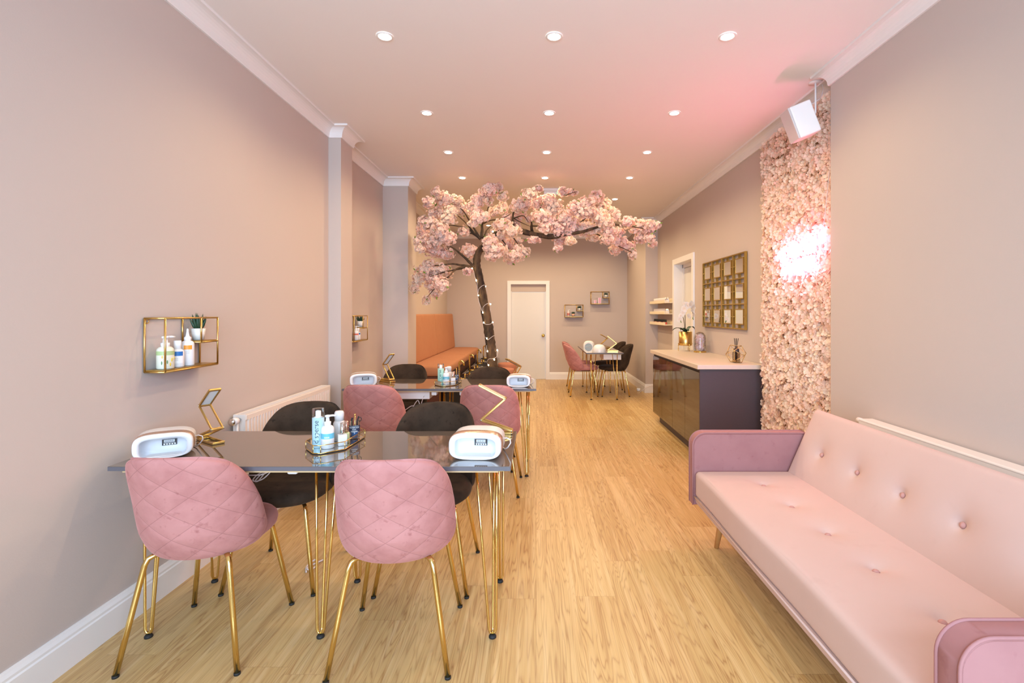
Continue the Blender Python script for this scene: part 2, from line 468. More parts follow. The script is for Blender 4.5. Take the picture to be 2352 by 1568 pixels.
def sweep(path, prof, name, mat, ends=True):
    """carry a (inward offset, height) profile along a plan path, room on the right hand, mitred corners"""
    k = len(path); rings = []
    for i, p in enumerate(path):
        ns = []
        for a, b in ((i - 1, i), (i, i + 1)):
            if a < 0 or b >= k: continue
            dx, dy = path[b][0] - path[a][0], path[b][1] - path[a][1]
            L = math.hypot(dx, dy); ns.append((dy / L, -dx / L))
        if len(ns) == 2:
            c = 1 + ns[0][0] * ns[1][0] + ns[0][1] * ns[1][1]
            mx, my = (ns[0][0] + ns[1][0]) / c, (ns[0][1] + ns[1][1]) / c
        else: mx, my = ns[0]
        rings.append([(p[0] + mx * o, p[1] + my * o, z) for o, z in prof])
    mb = MB(); mb.rloop(rings, smooth=False)
    return mb.build(name, mat)
cz = CEIL_Z
COVE = [(0, cz - 0.095), (0.012, cz - 0.095), (0.014, cz - 0.088)] + \
       [(0.014 + 0.058 * (1 - math.cos(a)), cz - 0.088 + 0.073 * math.sin(a)) for a in [PI / 2 * i / 6 for i in range(1, 7)]] + \
       [(0.088, cz - 0.015), (0.090, cz - 0.0005), (0, cz - 0.0005)]
struct(sweep(LEFT + RIGHT, COVE, 'trim_1', M_TRIM))
SKIRT = [(0, 0.0), (0.018, 0.0), (0.018, 0.112), (0.014, 0.118), (0.014, 0.128), (0.009, 0.140), (0.006, 0.150), (0, 0.150)]
struct(sweep(LEFT[:8], SKIRT, 'baseboard_left', M_TRIM))
struct(sweep([(0.275, YB), (XR3, YB), (XR3, 8.46), (XR2, 8.46), (XR2, 7.48)], SKIRT, 'baseboard_back', M_TRIM))
struct(sweep([(-1.84, YB), (-0.60, YB)], SKIRT, 'baseboard_back_left', M_TRIM))
struct(sweep([(XR1, 3.30), (XR1, YF)], SKIRT, 'baseboard_right', M_TRIM))

# --- back door: architrave, blank panel over the slab, brass knob
d1 = struct(MB().box(D1A + 0.02, D1B - 0.015, YB + 0.04, YB + 0.08, 0.006, 1.80).build('door_1', M_DOOR))
f = MB()
f.box(D1A - 0.072, D1A + .003, YB - 0.022, YB + 0.10, 0, D1Z, 0.002); f.box(D1B - .003, D1B + 0.072, YB - 0.022, YB + 0.10, 0, D1Z, 0.002)
f.box(D1A - 0.072, D1B + 0.072, YB - 0.022, YB + 0.10, D1Z - .003, D1Z + 0.07, 0.002)
f.box(D1A, D1A + 0.018, YB + 0.025, YB + 0.09, 0, 1.82); f.box(D1B - 0.012, D1B, YB + 0.025, YB + 0.09, 0, 1.82)
f.build('door_frame', M_TRIM, d1)
MB().box(D1A, D1B, YB + 0.035, YB + 0.10, 1.806, D1Z).build('panel_over_door', M_WALL, d1)
kb = MB(); R90 = Matrix.Translation((0.145, YB + 0.04, 0.905)) @ Matrix.Rotation(PI / 2, 4, 'X')
kb.lathe([(0.0, 0.0), (0.034, 0.0), (0.034, 0.006), (0.014, 0.010), (0.012, 0.030), (0.026, 0.038), (0.031, 0.052), (0.024, 0.066), (0.0, 0.070)], 20, M=R90)
kb.build('door_knob', M_BRASS, d1)
# --- side door
d2 = struct(MB().box(XR2 + 0.13, XR2 + 0.17, D2A + 0.01, D2B - 0.01, 0.006, D2Z - 0.06).build('door_2', M_DOOR))
f = MB()
f.box(XR2 - 0.022, XR2 + 0.20, D2A - 0.075, D2A + .004, 0, D2Z, 0.002); f.box(XR2 - 0.022, XR2 + 0.20, D2B - .004, D2B + 0.075, 0, D2Z, 0.002)
f.box(XR2 - 0.022, XR2 + 0.20, D2A - 0.075, D2B + 0.075, D2Z - .004, D2Z + 0.075, 0.002)
f.box(XR2 + 0.11, XR2 + 0.13, D2A, D2A + 0.03, 0, D2Z); f.box(XR2 + 0.11, XR2 + 0.13, D2B - 0.03, D2B, 0, D2Z); f.box(XR2 + 0.11, XR2 + 0.18, D2A, D2B, D2Z - 0.055, D2Z)
f.build('door_frame', M_TRIM, d2)

# ================================================================== CEILING LIGHTS
def make_downlight():
    t = thing('ceiling_downlight', 'x', 'ceiling light', group='recessed ceiling downlights')
    MB().lathe([(0.034, -0.001), (0.034, -0.004), (0.046, -0.006), (0.050, -0.003), (0.050, -0.0004)], 28, cap=False).build('bezel', M_TRIM, t)
    MB().lathe([(0.0, -0.0045), (0.036, -0.0045), (0.036, -0.001), (0.0, -0.001)], 24).build('lens', M_LAMP, t)
    ld = bpy.data.lights.new('downlight_beam', 'SPOT')
    ld.energy = SPOT_W; ld.color = SPOT_COL; ld.spot_size = math.radians(152); ld.spot_blend = 0.6; ld.shadow_soft_size = 0.035
    lo = bpy.data.objects.new('downlight_beam', ld); COL.objects.link(lo); lo.parent = t; lo.location = (0, 0, -0.03)
    return t
rows = [(2.89, 'in the row nearest the camera'), (4.0, 'in the second row from the camera'), (4.98, 'in the third row from the camera'),
        (5.92, 'in the row just above the blossom tree'), (7.03, 'in the row behind the top of the blossom tree'),
        (8.1, 'in the row over the far nail table'), (9.15, 'in the row nearest the back wall')]
base = make_downlight(); first = True
for y, rl in rows:
    for x, cl in ((-0.889, 'left'), (0.106, 'middle'), (1.124, 'right')):
        lab = 'round recessed ceiling downlight, %s one %s' % (cl, rl)
        q_ = 1.35 if y > 6.5 else (1.1 if y > 5.5 else 1.0)
        if first: base.location = (x, y, CEIL_Z); base['label'] = lab; first = False
        else:
            o_ = dup(base, (x, y, CEIL_Z), 0, lab)
            for c_ in o_.children:
                if c_.type == 'LIGHT' and q_ != 1.0: c_.data = c_.data.copy(); c_.data.energy = SPOT_W * q_
e = thing('emergency_light', 'white emergency light box on the ceiling behind the blossom', 'emergency light', (0.22, 6.45, CEIL_Z))
MB().box(-0.13, 0.13, -0.035, 0.035, -0.035, 0, 0.006).build('housing', M_WHITEM, e)
MB().box(-0.12, 0.12, -0.03, 0.03, -0.085, -0.035, 0.012, seg=3).build('diffuser', M_WHITE, e)
MB().sphere((0.05, -0.0325, -0.060), 0.005, 8).build('indicator_light', emis('green_led', (0.1, 1.0, 0.3), 1.0), e)
# ================================================================== CHAIRS
def shell_pt(u, w, off):
    """u, w in -1..1 over the padded backrest; off = distance outwards (rear)"""
    H, R = 0.437, 0.222
    t = (w + 1) / 2
    lo = [(0.0, 0.345), (0.2, 0.345), (0.45, 0.325), (0.7, 0.285), (0.85, 0.262), (1.0, 0.25)]
    for (a, va), (b, vb) in zip(lo, lo[1:]):
        if a <= t <= b: S = va + (vb - va) * (t - a) / (b - a); break
    p = 3.4 if w > 0 else 5.0
    S *= max(0.0, 1 - abs(w) ** p) ** (1 / p)
    s_ = u * S
    a = s_ / R
    rr = R + off
    y0 = -0.20 - 0.105 * t - 0.02 * max(0, t - 0.6) + 0.045 * max(0, 0.25 - t) * 4 * 0.6
    # outer side of the arc is away from the sitter
    x = rr * math.sin(a); y = y0 + R - rr * math.cos(a)
    z = 0.414 + H * t
    return (x, y, z), (s_, H * t)
def make_chair(fab, fabq, name, lab):
    t = thing(name, lab, 'chair')
    NU, NW = 40, 34
    us = [math.sin(PI / 2 * (2 * i / NU - 1)) * 0.35 + (2 * i / NU - 1) * 0.65 for i in range(NU + 1)]
    ws = [math.sin(PI / 2 * (2 * i / NW - 1)) for i in range(NW + 1)]
    mb = MB()
    for side in (1, -1):
        vs, uv, fs = [], [], []
        for w in ws:
            for u in us:
                e = (abs(u) ** 5 + abs(w) ** 7)
                th = 0.027 * max(0.0, 1 - min(1, e)) ** 0.42
                p, q = shell_pt(u, w, side * th); vs.append(p); uv.append(q)
        for i in range(NW):
            for j in range(NU):
                a = i * (NU + 1) + j
                q = (a, a + 1, a + NU + 2, a + NU + 1)
                fs.append(q if side == 1 else q[::-1])
        mb.add(vs, fs, 0 if side == 1 else 1, True, uvs=uv)
    mb.build('backrest', [fabq, fab], t, flip=False)
    # seat pad
    mb = MB(); loops = []; n = 44
    def outline(k, z):
        out = []
        for j in range(n):
            a = 2 * PI * j / n
            c, s_ = math.cos(a), math.sin(a)
            rx = 0.222; ry = 0.235 if s_ > 0 else 0.195
            q = (abs(c) ** 2.5 + abs(s_) ** 2.5) ** (-1 / 2.5)
            out.append((rx * q * c * k, 0.018 + ry * q * s_ * k, z))
        return out
    for k, z in ((0.02, 0.424), (0.70, 0.424), (0.92, 0.428), (0.985, 0.440), (1.0, 0.456), (0.985, 0.472), (0.94, 0.484), (0.82, 0.491), (0.5, 0.493), (0.02, 0.492)):
        loops.append(outline(k, z))
    mb.rloop(loops)
    mb.build('seat', fab, t)
    mb = MB()
    mb.box(-0.10, 0.10, -0.12, 0.13, 0.404, 0.426, 0.006)
    mb.build('underframe', M_RUBBER, t)
    for sx in (-1, 1):
        for sy in (-1, 1):
            fx, fy = 0.225 * sx, 0.225 * sy
            tx, ty = 0.160 * sx, (0.170 if sy > 0 else -0.165)
            pts = [(fx, fy, 0.006)]
            top = Vector((tx, ty, 0.402)); foot = Vector((fx, fy, 0.006))
            pts = [tuple(foot), tuple(foot.lerp(top, 0.5)), tuple(foot.lerp(top, 0.90)), tuple(foot.lerp(top, 0.97)), (tx * 0.96, ty * 0.96, 0.413), (tx * 0.87, ty * 0.87, 0.420), (tx * 0.45, ty * 0.5, 0.422)]
            lg = MB().tube(pts, 0.0105, 12).build('leg', M_GOLD, t)
            MB().lathe([(0.0, 0.0), (0.0120, 0.0), (0.0120, 0.009), (0.0, 0.009)], 12, c=(fx, fy, 0)).build('foot_cap', M_RUBBER, lg)
    return t
pk = make_chair(M_PINK, M_PINKQ, 'pink_chair', 'x')
bk = make_chair(M_BLACK, M_BLACKQ, 'black_chair', 'x')
R_ = math.radians
pinks = [(-1.371, 2.09, R_(2), 'pink quilted velvet chair at the near table, left one by the wall', 'chairs at the nearest nail table'),
         (-0.569, 2.065, R_(3), 'pink quilted velvet chair at the near table, right one beside the walkway', 'chairs at the nearest nail table'),
         (-1.250, 3.90, R_(0), 'pink velvet chair in front of the second table, beside the radiator', 'chairs at the second nail table'),
         (-0.356, 3.89, R_(-1), 'pink velvet chair in front of the second table, behind the zigzag lamp', 'chairs at the second nail table'),
         (0.785, 8.28, R_(-90), 'pink velvet chair on the near left side of the far table', 'chairs at the far nail table'),
         (0.80, 9.0, R_(-90), 'pink velvet chair on the far table\'s left side, nearest the back wall', 'chairs at the far nail table')]
blacks = [(-1.31, 2.62, R_(180), 'black velvet chair behind the near table, beside the radiator', 'chairs at the nearest nail table'),
          (-0.56, 2.600, R_(180), 'black velvet chair behind the near table, beside the walkway', 'chairs at the nearest nail table'),
          (-1.30, 4.74, R_(180), 'black velvet chair behind the second table, its left one', 'chairs at the second nail table'),
          (-0.435, 4.47, R_(180), 'black velvet chair behind the second table, in front of the tree trunk', 'chairs at the second nail table'),
          (1.305, 8.28, R_(90), 'black velvet chair on the near right side of the far table', 'chairs at the far nail table'),
          (1.31, 9.0, R_(90), 'black velvet chair on the far table\'s right side, nearest the back wall', 'chairs at the far nail table')]
for proto, lst in ((pk, pinks), (bk, blacks)):
    for i, (x, y, rz, lab, grp) in enumerate(lst):
        o = proto if i == 0 else copy_tree(proto)
        o.location = (x, y, 0); o.rotation_euler = (0, 0, rz); o['label'] = lab; o['group'] = grp

# ================================================================== NAIL TABLES
def make_table(name, lab, L=1.64, D=0.60, nx=3, loc=(0, 0, 0), rz=0, drawer=None):
    t = thing(name, lab, 'table', loc, rz, 'grey gloss nail tables')
    mb = MB(); mb.box(0, L, 0, D, 0.7315, 0.75, 0.0012, seg=1)
    tp = mb.build('tabletop', M_TOP, t)
    e = MB()
    e.box(0.001, L - 0.001, -0.0012, 0.002, 0.732, 0.7485); e.box(0.001, L - 0.001, D - 0.002, D + 0.0012, 0.732, 0.7485)
    e.box(-0.0012, 0.002, 0.001, D - 0.001, 0.732, 0.7485); e.box(L - 0.002, L + 0.0012, 0.001, D - 0.001, 0.732, 0.7485)
    e.build('edge_band', M_EDGE, tp)
    MB().box(0.05, L - 0.05, 0.012, D - 0.012, 0.722, 0.7315).build('underlay_board', M_PLY, t)
    xs = [0.10 + (L - 0.18) * i / (nx - 1) for i in range(nx)] if nx > 2 else [0.10, L - 0.10]
    for x in xs:
        for s in (0, 1):
            y = 0.085 if s == 0 else D - 0.085
            sy = 1 if s == 0 else -1
            sx = -1 if x > L / 2 + 0.05 else (1 if x < L / 2 - 0.05 else (1 if s == 0 else -1))
            foot = Vector((x, y, 0.012)); mb = MB()
            for (ax, ay) in ((0.07 * sx, 0.0), (-0.018 * sx, 0.0), (0.0, 0.075 * sy)):
                top = Vector((x + ax, y + ay, 0.722))
                dirv = (top - foot)
                off = Vector((ax, ay, 0)); off = off.normalized() * 0.012
                p0 = foot + Vector((0, 0, 0.004)); p1 = foot + off * 0.8 + Vector((0, 0, 0.008)); p2 = foot + off * 1.25 + Vector((0, 0, 0.022))
                mb.tube([p0, p1, p2, p2.lerp(top, 0.5), top], 0.0056, 10)
            mb.box(x - 0.05, x + 0.05, y - 0.05, y + 0.05, 0.719, 0.7225)
            lg = mb.build('hairpin_leg', M_GOLD, t)
            MB().lathe([(0, 0), (0.016, 0), (0.016, 0.006), (0.011, 0.013), (0, 0.013)], 16, c=(x, y, 0)).build('foot_pad', M_RUBBER, lg)
    return t
t1 = make_table('nail_table', 'long grey gloss nail table on gold hairpin legs, nearest the camera', loc=(-1.745, 2.003, 0))
t2 = make_table('nail_table', 'long grey gloss nail table on gold hairpin legs, second, in front of the tree', L=1.60, loc=(-1.60, 4.053, 0))
t3 = make_table('nail_table', 'grey gloss nail table end-on by the back wall, between pink and black chairs', L=1.60, D=0.58, nx=3, loc=(1.365, 7.68, 0), rz=PI / 2)
def tray_drawer(t, x0, x1, y0, y1, h=0.085):
    MB().box(x0, x1, y0, y1, 0.722 - h, 0.722, 0.004).build('drawer_box', M_WHITEM, t)
def socket_box(t, x, y):
    MB().box(x - 0.022, x + 0.022, y, y + 0.07, 0.684, 0.722, 0.008, seg=3).build('socket_box', M_WHITE, t)
tray_drawer(t1, 0.18, 0.68, 0.22, 0.50, 0.030); socket_box(t1, 0.70, 0.10); socket_box(t1, 1.28, 0.16)
MB().box(1.16, 1.31, 0.20, 0.34, 0.690, 0.722, 0.006).build('drawer_box', M_WHITEM, t1)
tray_drawer(t2, 0.26, 0.70, 0.10, 0.46, 0.075); socket_box(t2, 0.745, 0.06); socket_box(t2, 0.98, 0.06)
tray_drawer(t3, 0.10, 0.55, 0.02, 0.30, 0.09)

def cable(name, lab, pts, r=0.0028, mat=None, cat='cable', sub=6):
    P = [Vector(p) for p in pts]; out = []
    for i in range(len(P) - 1):
        a, b, c, d = P[max(i - 1, 0)], P[i], P[i + 1], P[min(i + 2, len(P) - 1)]
        for k in range(sub):
            t = k / sub
            out.append(0.5 * ((2 * b) + (c - a) * t + (2 * a - 5 * b + 4 * c - d) * t * t + (3 * b - a - 3 * c + d) * t ** 3))
    out.append(P[-1])
    return tag(MB().tube(out, r, 8).build(name, mat or M_CABLE), lab, cat)
cable('power_cable', 'white cable bundled in loops hanging from the near tabletop\'s underside', [at(560, 1091, 2.15), at(600, 1090, 2.15), at(622, 1081, 2.2), at(606, 1098, 2.2), at(588, 1105, 2.2), at(581, 1101, 2.2), at(594, 1088, 2.2), at(610, 1082, 2.2),
       at(600, 1096, 2.21), at(592, 1105, 2.21), at(586, 1104, 2.21), at(600, 1089, 2.21), at(616, 1083, 2.22), at(640, 1080.5, 2.2)], 0.0026)
cable('power_cable', 'white cable zigzagging under the second table from a white socket', [at(900, 927, 4.2), at(922, 944, 4.2), at(945, 932, 4.2), at(955, 935, 4.2), at(966, 936, 4.2), at(948, 939, 4.22), at(950, 932, 4.22), at(960, 919, 4.22), at(966, 935, 4.22), at(969, 922, 4.2), at(974, 909, 4.14)], 0.0035)
cable('power_cable', 'white cable coiled on the floor under the near table', [(-1.215, 2.60, 0.006), (-1.24, 2.66, 0.006), (-1.22, 2.72, 0.012), (-1.19, 2.68, 0.008), (-1.20, 2.62, 0.008), (-1.225, 2.64, 0.012), (-1.18, 2.74, 0.006), (-1.2, 2.80, 0.006)], 0.004)
# ================================================================== LED NAIL LAMPS
TZ = 0.75
def rr_loop(w, z0, z1, y, p=3.4, n=56):
    out = []
    for j in range(n):
        a = 2 * PI * j / n
        c, s_ = math.cos(a), math.sin(a)
        q = (abs(c) ** p + abs(s_) ** p) ** (-1 / p)
        out.append((w / 2 * q * c, y, (z0 + z1) / 2 + (z1 - z0) / 2 * q * s_))
    return out
def make_uv(W=0.225, H=0.112, D=0.185):
    t = thing('nail_lamp', 'x', 'nail lamp', group='white led nail lamps')
    mb = MB()
    loops = [rr_loop(W * 0.80, 0.006, H * 0.90, D), rr_loop(W * 0.93, 0.002, H * 0.97, D - 0.006), rr_loop(W, 0, H, D - 0.03), rr_loop(W, 0, H, 0.022),
             rr_loop(W * 0.985, 0.001, H * 0.99, 0.006), rr_loop(W * 0.95, 0.003, H * 0.965, 0.0), rr_loop(W * 0.82, 0.006, H * 0.84, 0.004), rr_loop(W * 0.775, 0.008, H * 0.80, 0.014, 4.5)]
    mb.rloop(loops, cap1=False)
    mb.build('body', M_WHITE, t)
    mb = MB()
    mb.rloop([rr_loop(W * 0.775, 0.008, H * 0.80, 0.014, 4.5), rr_loop(W * 0.75, 0.010, H * 0.79, 0.05, 5), rr_loop(W * 0.72, 0.012, H * 0.76, 0.078, 6)], cap0=False)
    mb.build('cavity', M_GREY, t, flip=False)
    mb = MB()                                                       # rose-gold band over the top
    n = 40; vs = []; fs = []
    for i in range(n + 1):
        a = -0.35 + (PI + 0.70) * i / n
        for (y, k) in ((0.024, 1.000), (0.026, 1.014), (0.072, 1.014), (0.074, 1.000)):
            c, s_ = math.cos(a), math.sin(a); q = (abs(c) ** 3.4 + abs(s_) ** 3.4) ** (-1 / 3.4)
            vs.append((W / 2 * k * q * c, y, H / 2 + H / 2 * k * q * s_))
    for i in range(n):
        for j in range(3): fs.append((i * 4 + j, i * 4 + j + 1, i * 4 + j + 5, i * 4 + j + 4))
    mb.add(vs, fs, 0, True); mb.build('band', M_ROSE, t)
    st = MB().box(-0.012, 0.044, 0.0725, 0.0770, H * 0.40, H * 0.64).build('sticker', M_STICK, t)
    q = MB(); q.box(-0.004, 0.036, 0.0717, 0.0724, H * 0.53, H * 0.625)
    for k in range(5):
        x = -0.006 + k * 0.010; q.box(x, x + 0.006, 0.0719, 0.0724, H * 0.42, H * 0.47)
    q.box(-0.006, 0.038, 0.0719, 0.0724, H * 0.49, H * 0.50)
    sp = q.build('sticker_print', M_WINK, st)
    q = MB()
    for k in range(15):
        x = -0.001 + k * 0.0024; q.box(x, x + (0.0008 if k % 3 else 0.0015), 0.0711, 0.0716, H * 0.545, H * 0.61)
    q.build('barcode', M_INK, st)
    MB().box(-W * 0.36, W * 0.36, 0.012, 0.072, 0.009, 0.0125, 0.001).build('hand_plate', M_WHITEM, t)
    MB().tube([(W * 0.46, 0.13, 0.062), (W * 0.55, 0.125, 0.066), (W * 0.62, 0.12, 0.060), (W * 0.63, 0.12, 0.045), (W * 0.57, 0.13, 0.022), (W * 0.50, 0.16, 0.006), (W * 0.42, 0.20, 0.004)], 0.0028, 8).build('power_cable', M_CABLE, t)
    return t
uv = make_uv()
UV = [(-1.598, 2.105, R_(30), 'white arched led nail lamp on the near table, left one by the wall', 0.95),
      (-0.262, 2.085, R_(-3), 'white arched led nail lamp on the near table\'s right end', 1.0),
      (-1.462, 4.165, R_(19), 'white arched led nail lamp on the second table, left end', 0.98),
      (-0.150, 4.13, R_(-3), 'white arched led nail lamp on the second table, right end', 0.90)]
for i, (x, y, rz, lab, sc) in enumerate(UV):
    o = uv if i == 0 else copy_tree(uv)
    o.location = (x, y, TZ); o.rotation_euler = (0, 0, rz); o['label'] = lab; o.scale = (sc, sc, sc)

def make_dome():
    t = thing('nail_lamp', 'x', 'nail lamp', group='round nail lamps on the far table')
    n, k = 36, 14; r, h = 0.108, 0.115; vs = []; fs = []; ycut = -0.070
    for i in range(k + 1):
        th = PI / 2 * i / k
        for j in range(n):
            a = 2 * PI * j / n
            rr = r * (math.cos(th) ** 0.7); z = h * (math.sin(th) ** 0.9)
            vs.append((rr * math.cos(a), max(ycut, rr * math.sin(a)), z))
    for i in range(k):
        for j in range(n):
            j2 = (j + 1) % n; fs.append((i * n + j, i * n + j2, (i + 1) * n + j2, (i + 1) * n + j))
    fs.append(tuple(range(n))[::-1])
    MB().add(vs, fs, 0, True).build('body', M_WHITE, t, auto=40)
    arch = [(0.066 * math.cos(a), ycut - 0.001, 0.008 + 0.062 * math.sin(a)) for a in [PI * i / 18 for i in range(19)]]
    inner = [(0.8 * x, ycut - 0.0004, 0.012 + 0.8 * (z - 0.008)) for x, _, z in arch]
    MB().rloop([arch, [(x, y - 0.004, z) for x, y, z in arch], [(0.9 * x, y - 0.004, 0.010 + 0.9 * (z - 0.008)) for x, y, z in arch], inner], smooth=False).build('opening', plain('bluish_lamp_mouth', (176, 192, 204), 0.2, var=0.02), t)
    return t
dm = make_dome()
p = at(1353, 790, 9.0); dm.location = (p.x, 9.02, TZ); dm.rotation_euler = (0, 0, R_(-12))
dm['label'] = 'round white nail lamp with bluish mouth, rear one on the far table'
dup(dm, (at(1377, 806, 7.95).x, 7.98, TZ), R_(165), 'round white dome nail lamp seen from behind, front one on the far table')

# ================================================================== FOLDING GOLD TABLE LAMPS
def zigzag(lab, loc, rz, joints, w=0.048, grp='folding gold table lamps'):
    t = thing('folding_lamp', lab, 'table lamp', loc, rz, grp)
    hz = 0.0065
    def frame(a, b, name, panel=False, lift=0.0):
        a = Vector((a[0], 0, a[1] + hz + lift)); b = Vector((b[0], 0, b[1] + hz + lift)); L = (b - a).length
        ang = -math.atan2(b.z - a.z, b.x - a.x)
        M = Matrix.Translation(a) @ Matrix.Rotation(ang, 4, 'Y')
        mb = MB()
        for s in (-1, 1): mb.box(-0.004, L + 0.004, s * w / 2 - 0.0035, s * w / 2 + 0.0035, -0.0055, 0.0055, 0.0018, M=M, seg=1)
        mb.box(-0.005, 0.006, -w / 2, w / 2, -0.0055, 0.0055, 0.002, M=M, seg=1); mb.box(L - 0.006, L + 0.005, -w / 2, w / 2, -0.0055, 0.0055, 0.002, M=M, seg=1)
        o = mb.build(name, M_GOLDS, t)
        pins = MB()
        for s in (-1, 1): pins.tube([M @ Vector((0, s * (w / 2 + 0.003), 0)), M @ Vector((0, s * (w / 2 + 0.0055), 0))], 0.0038, 10)
        pins.build('hinge_pin', M_CHROME, o)
        if panel: MB().box(0.006, L - 0.006, -w / 2 + 0.004, w / 2 - 0.004, -0.001, 0.003, M=M).build('diffuser', M_WHITEM, o)
    frame((0.0, 0.0), (0.165, 0.0), 'base')
    lst = [(0.0, 0.012)] + joints
    for i in range(len(lst) - 1):
        last = i == len(lst) - 2
        frame(lst[i], lst[i + 1], 'light_head' if last else 'arm', last)
    return t
zigzag('gold folding zigzag table lamp on the near table, left end against the wall', (-1.650, 2.435, TZ), R_(-34), [(0.155, 0.066), (0.020, 0.165), (0.130, 0.250)])
zigzag('gold folding zigzag table lamp on the near table, right corner by the walkway', (-0.125, 2.545, TZ), R_(178), [(0.158, 0.066), (0.034, 0.176), (0.168, 0.245)], w=0.034)
zigzag('gold folding zigzag table lamp on the second table, left of the black chair', (-1.42, 4.52, TZ), R_(-38), [(0.155, 0.020), (0.050, 0.150), (0.155, 0.245)])
zigzag('gold folding zigzag table lamp on the second table, right end behind the nail lamp', (-0.10, 4.50, TZ), R_(215), [(0.150, 0.020), (0.060, 0.135), (0.195, 0.205)])
zigzag('gold folding zigzag table lamp on the far table, rear one by the round lamp', (1.30, 8.72, TZ), R_(190), [(0.170, 0.055), (0.040, 0.170), (0.160, 0.235)])
zigzag('gold folding zigzag table lamp on the far table, front one by the black chair', (1.31, 7.86, TZ), R_(170), [(0.165, 0.020), (0.022, 0.130), (0.165, 0.245)], w=0.055)

# ================================================================== TRAYS OF PRODUCTS
def make_tray(lab, loc, rz):
    t = thing('mirrored_tray', lab, 'tray', loc, rz, 'octagonal gold edged trays')
    a, b, c = 0.092, 0.185, 0.075
    o8 = [(-a + c, -b), (a - c, -b), (a, -b + c), (a, b - c), (a - c, b), (-a + c, b), (-a, b - c), (-a, -b + c)]
    MB().prism(o8, 0.003, 0.006).build('mirror_base', M_MIRROR, t)
    MB().prism([(x * 0.985, y * 0.985) for x, y in o8], 0.0, 0.003).build('underside', M_RUBBER, t)
    e = MB()
    e.tube([(x, y, 0.0055) for x, y in o8], 0.0024, 6, closed=True); e.tube([(x, y, 0.040) for x, y in o8], 0.0020, 6, closed=True)
    for x, y in o8: e.tube([(x, y, 0.005), (x, y, 0.040)], 0.0018, 6)
    e.build('gold_edge', M_BRASS, t)
    g = MB()
    for i in range(8):
        p, q = Vector((*o8[i], 0)), Vector((*o8[(i + 1) % 8], 0))
        g.add([p + Vector((0, 0, .006)), q + Vector((0, 0, .006)), q + Vector((0, 0, .039)), p + Vector((0, 0, .039))], [(0, 1, 2, 3)])
    g.build('glass_side', M_GLASS, t)
    return t
def cyl_label(t, r, z0, z1, mat, name='label_band', frac=1.0, a0=-PI / 2):
    n = 32; vs = []; fs = []
    for i in range(n + 1):
        a = a0 - PI * frac + 2 * PI * frac * i / n
        vs += [((r + .0004) * math.cos(a), (r + .0004) * math.sin(a), z0), ((r + .0004) * math.cos(a), (r + .0004) * math.sin(a), z1)]
    for i in range(n): fs.append((2 * i, 2 * i + 2, 2 * i + 3, 2 * i + 1))
    return MB().add(vs, fs, 0, True).build(name, mat, t)
def print_bars(mb, r, z, width, h, a0, words):
    """unreadably small print: a row of short strokes on a cylinder"""
    q = random.Random(words + int(z * 1e4)); x = -width / 2; wid = width / words
    for k in range(words):
        w_ = wid * (1.0 if words == 1 else q.uniform(.55, .85)); n = max(1, int(w_ / .003)); vs = []; fs = []
        for i in range(n + 1):
            a = a0 + (x + w_ * i / n) / r
            vs += [((r + .0008) * math.cos(a), (r + .0008) * math.sin(a), z - h / 2), ((r + .0008) * math.cos(a), (r + .0008) * math.sin(a), z + h / 2)]
        for i in range(n): fs.append((2 * i, 2 * i + 2, 2 * i + 3, 2 * i + 1))
        mb.add(vs, fs); x += wid
def pump_bottle(lab, loc, r, h, body, cap, grp=None, rz=0.0, label=None, kind='pump', name='pump_bottle'):
    """h = overall height; shoulder at 0.66h"""
    t = thing(name, lab, 'bottle', loc, rz, grp)
    hs = h * 0.66
    MB().lathe([(0, 0), (r * 0.92, 0), (r, r * 0.12), (r, hs - r * 0.55), (r * 0.93, hs - r * 0.22), (r * 0.72, hs), (r * 0.46, hs + r * 0.10), (0, hs + r * 0.10)], 32).build('body', body, t)
    c = MB()
    if kind == 'pump':
        c.lathe([(r * 0.50, hs + 0.001), (r * 0.52, hs + h * 0.13), (r * 0.30, hs + h * 0.135), (r * 0.26, h * 0.93), (r * 0.42, h * 0.935), (r * 0.42, h * 0.985), (0, h)], 24)
        c.tube([(0, 0, h * 0.965), (r * 0.8, 0, h * 0.968), (r * 1.25, 0, h * 0.955)], r * 0.16, 8)
        c.build('pump', cap, t)
    elif kind == 'flip':
        c.lathe([(r * 0.56, hs + 0.001), (r * 0.58, h * 0.99), (r * 0.5, h), (0, h)], 24); c.build('cap', cap, t)
    elif kind == 'nozzle':
        c.lathe([(r * 0.52, hs + 0.001), (r * 0.55, hs + h * 0.10), (r * 0.40, hs + h * 0.115), (r * 0.30, hs + h * 0.14), (r * 0.16, h * 0.93), (r * 0.18, h * 0.94), (r * 0.12, h), (0, h)], 24); c.build('nozzle', cap, t)
    return t
def set_tray(T, lab, loc, rz, where, simple=False):
    t = make_tray(lab, loc, rz)
    M = Matrix.Translation(loc) @ Matrix.Rotation(rz, 4, 'Z')
    def P(x, y): v = M @ Vector((x, y, 0.006)); return (v.x, v.y, v.z)
    return P
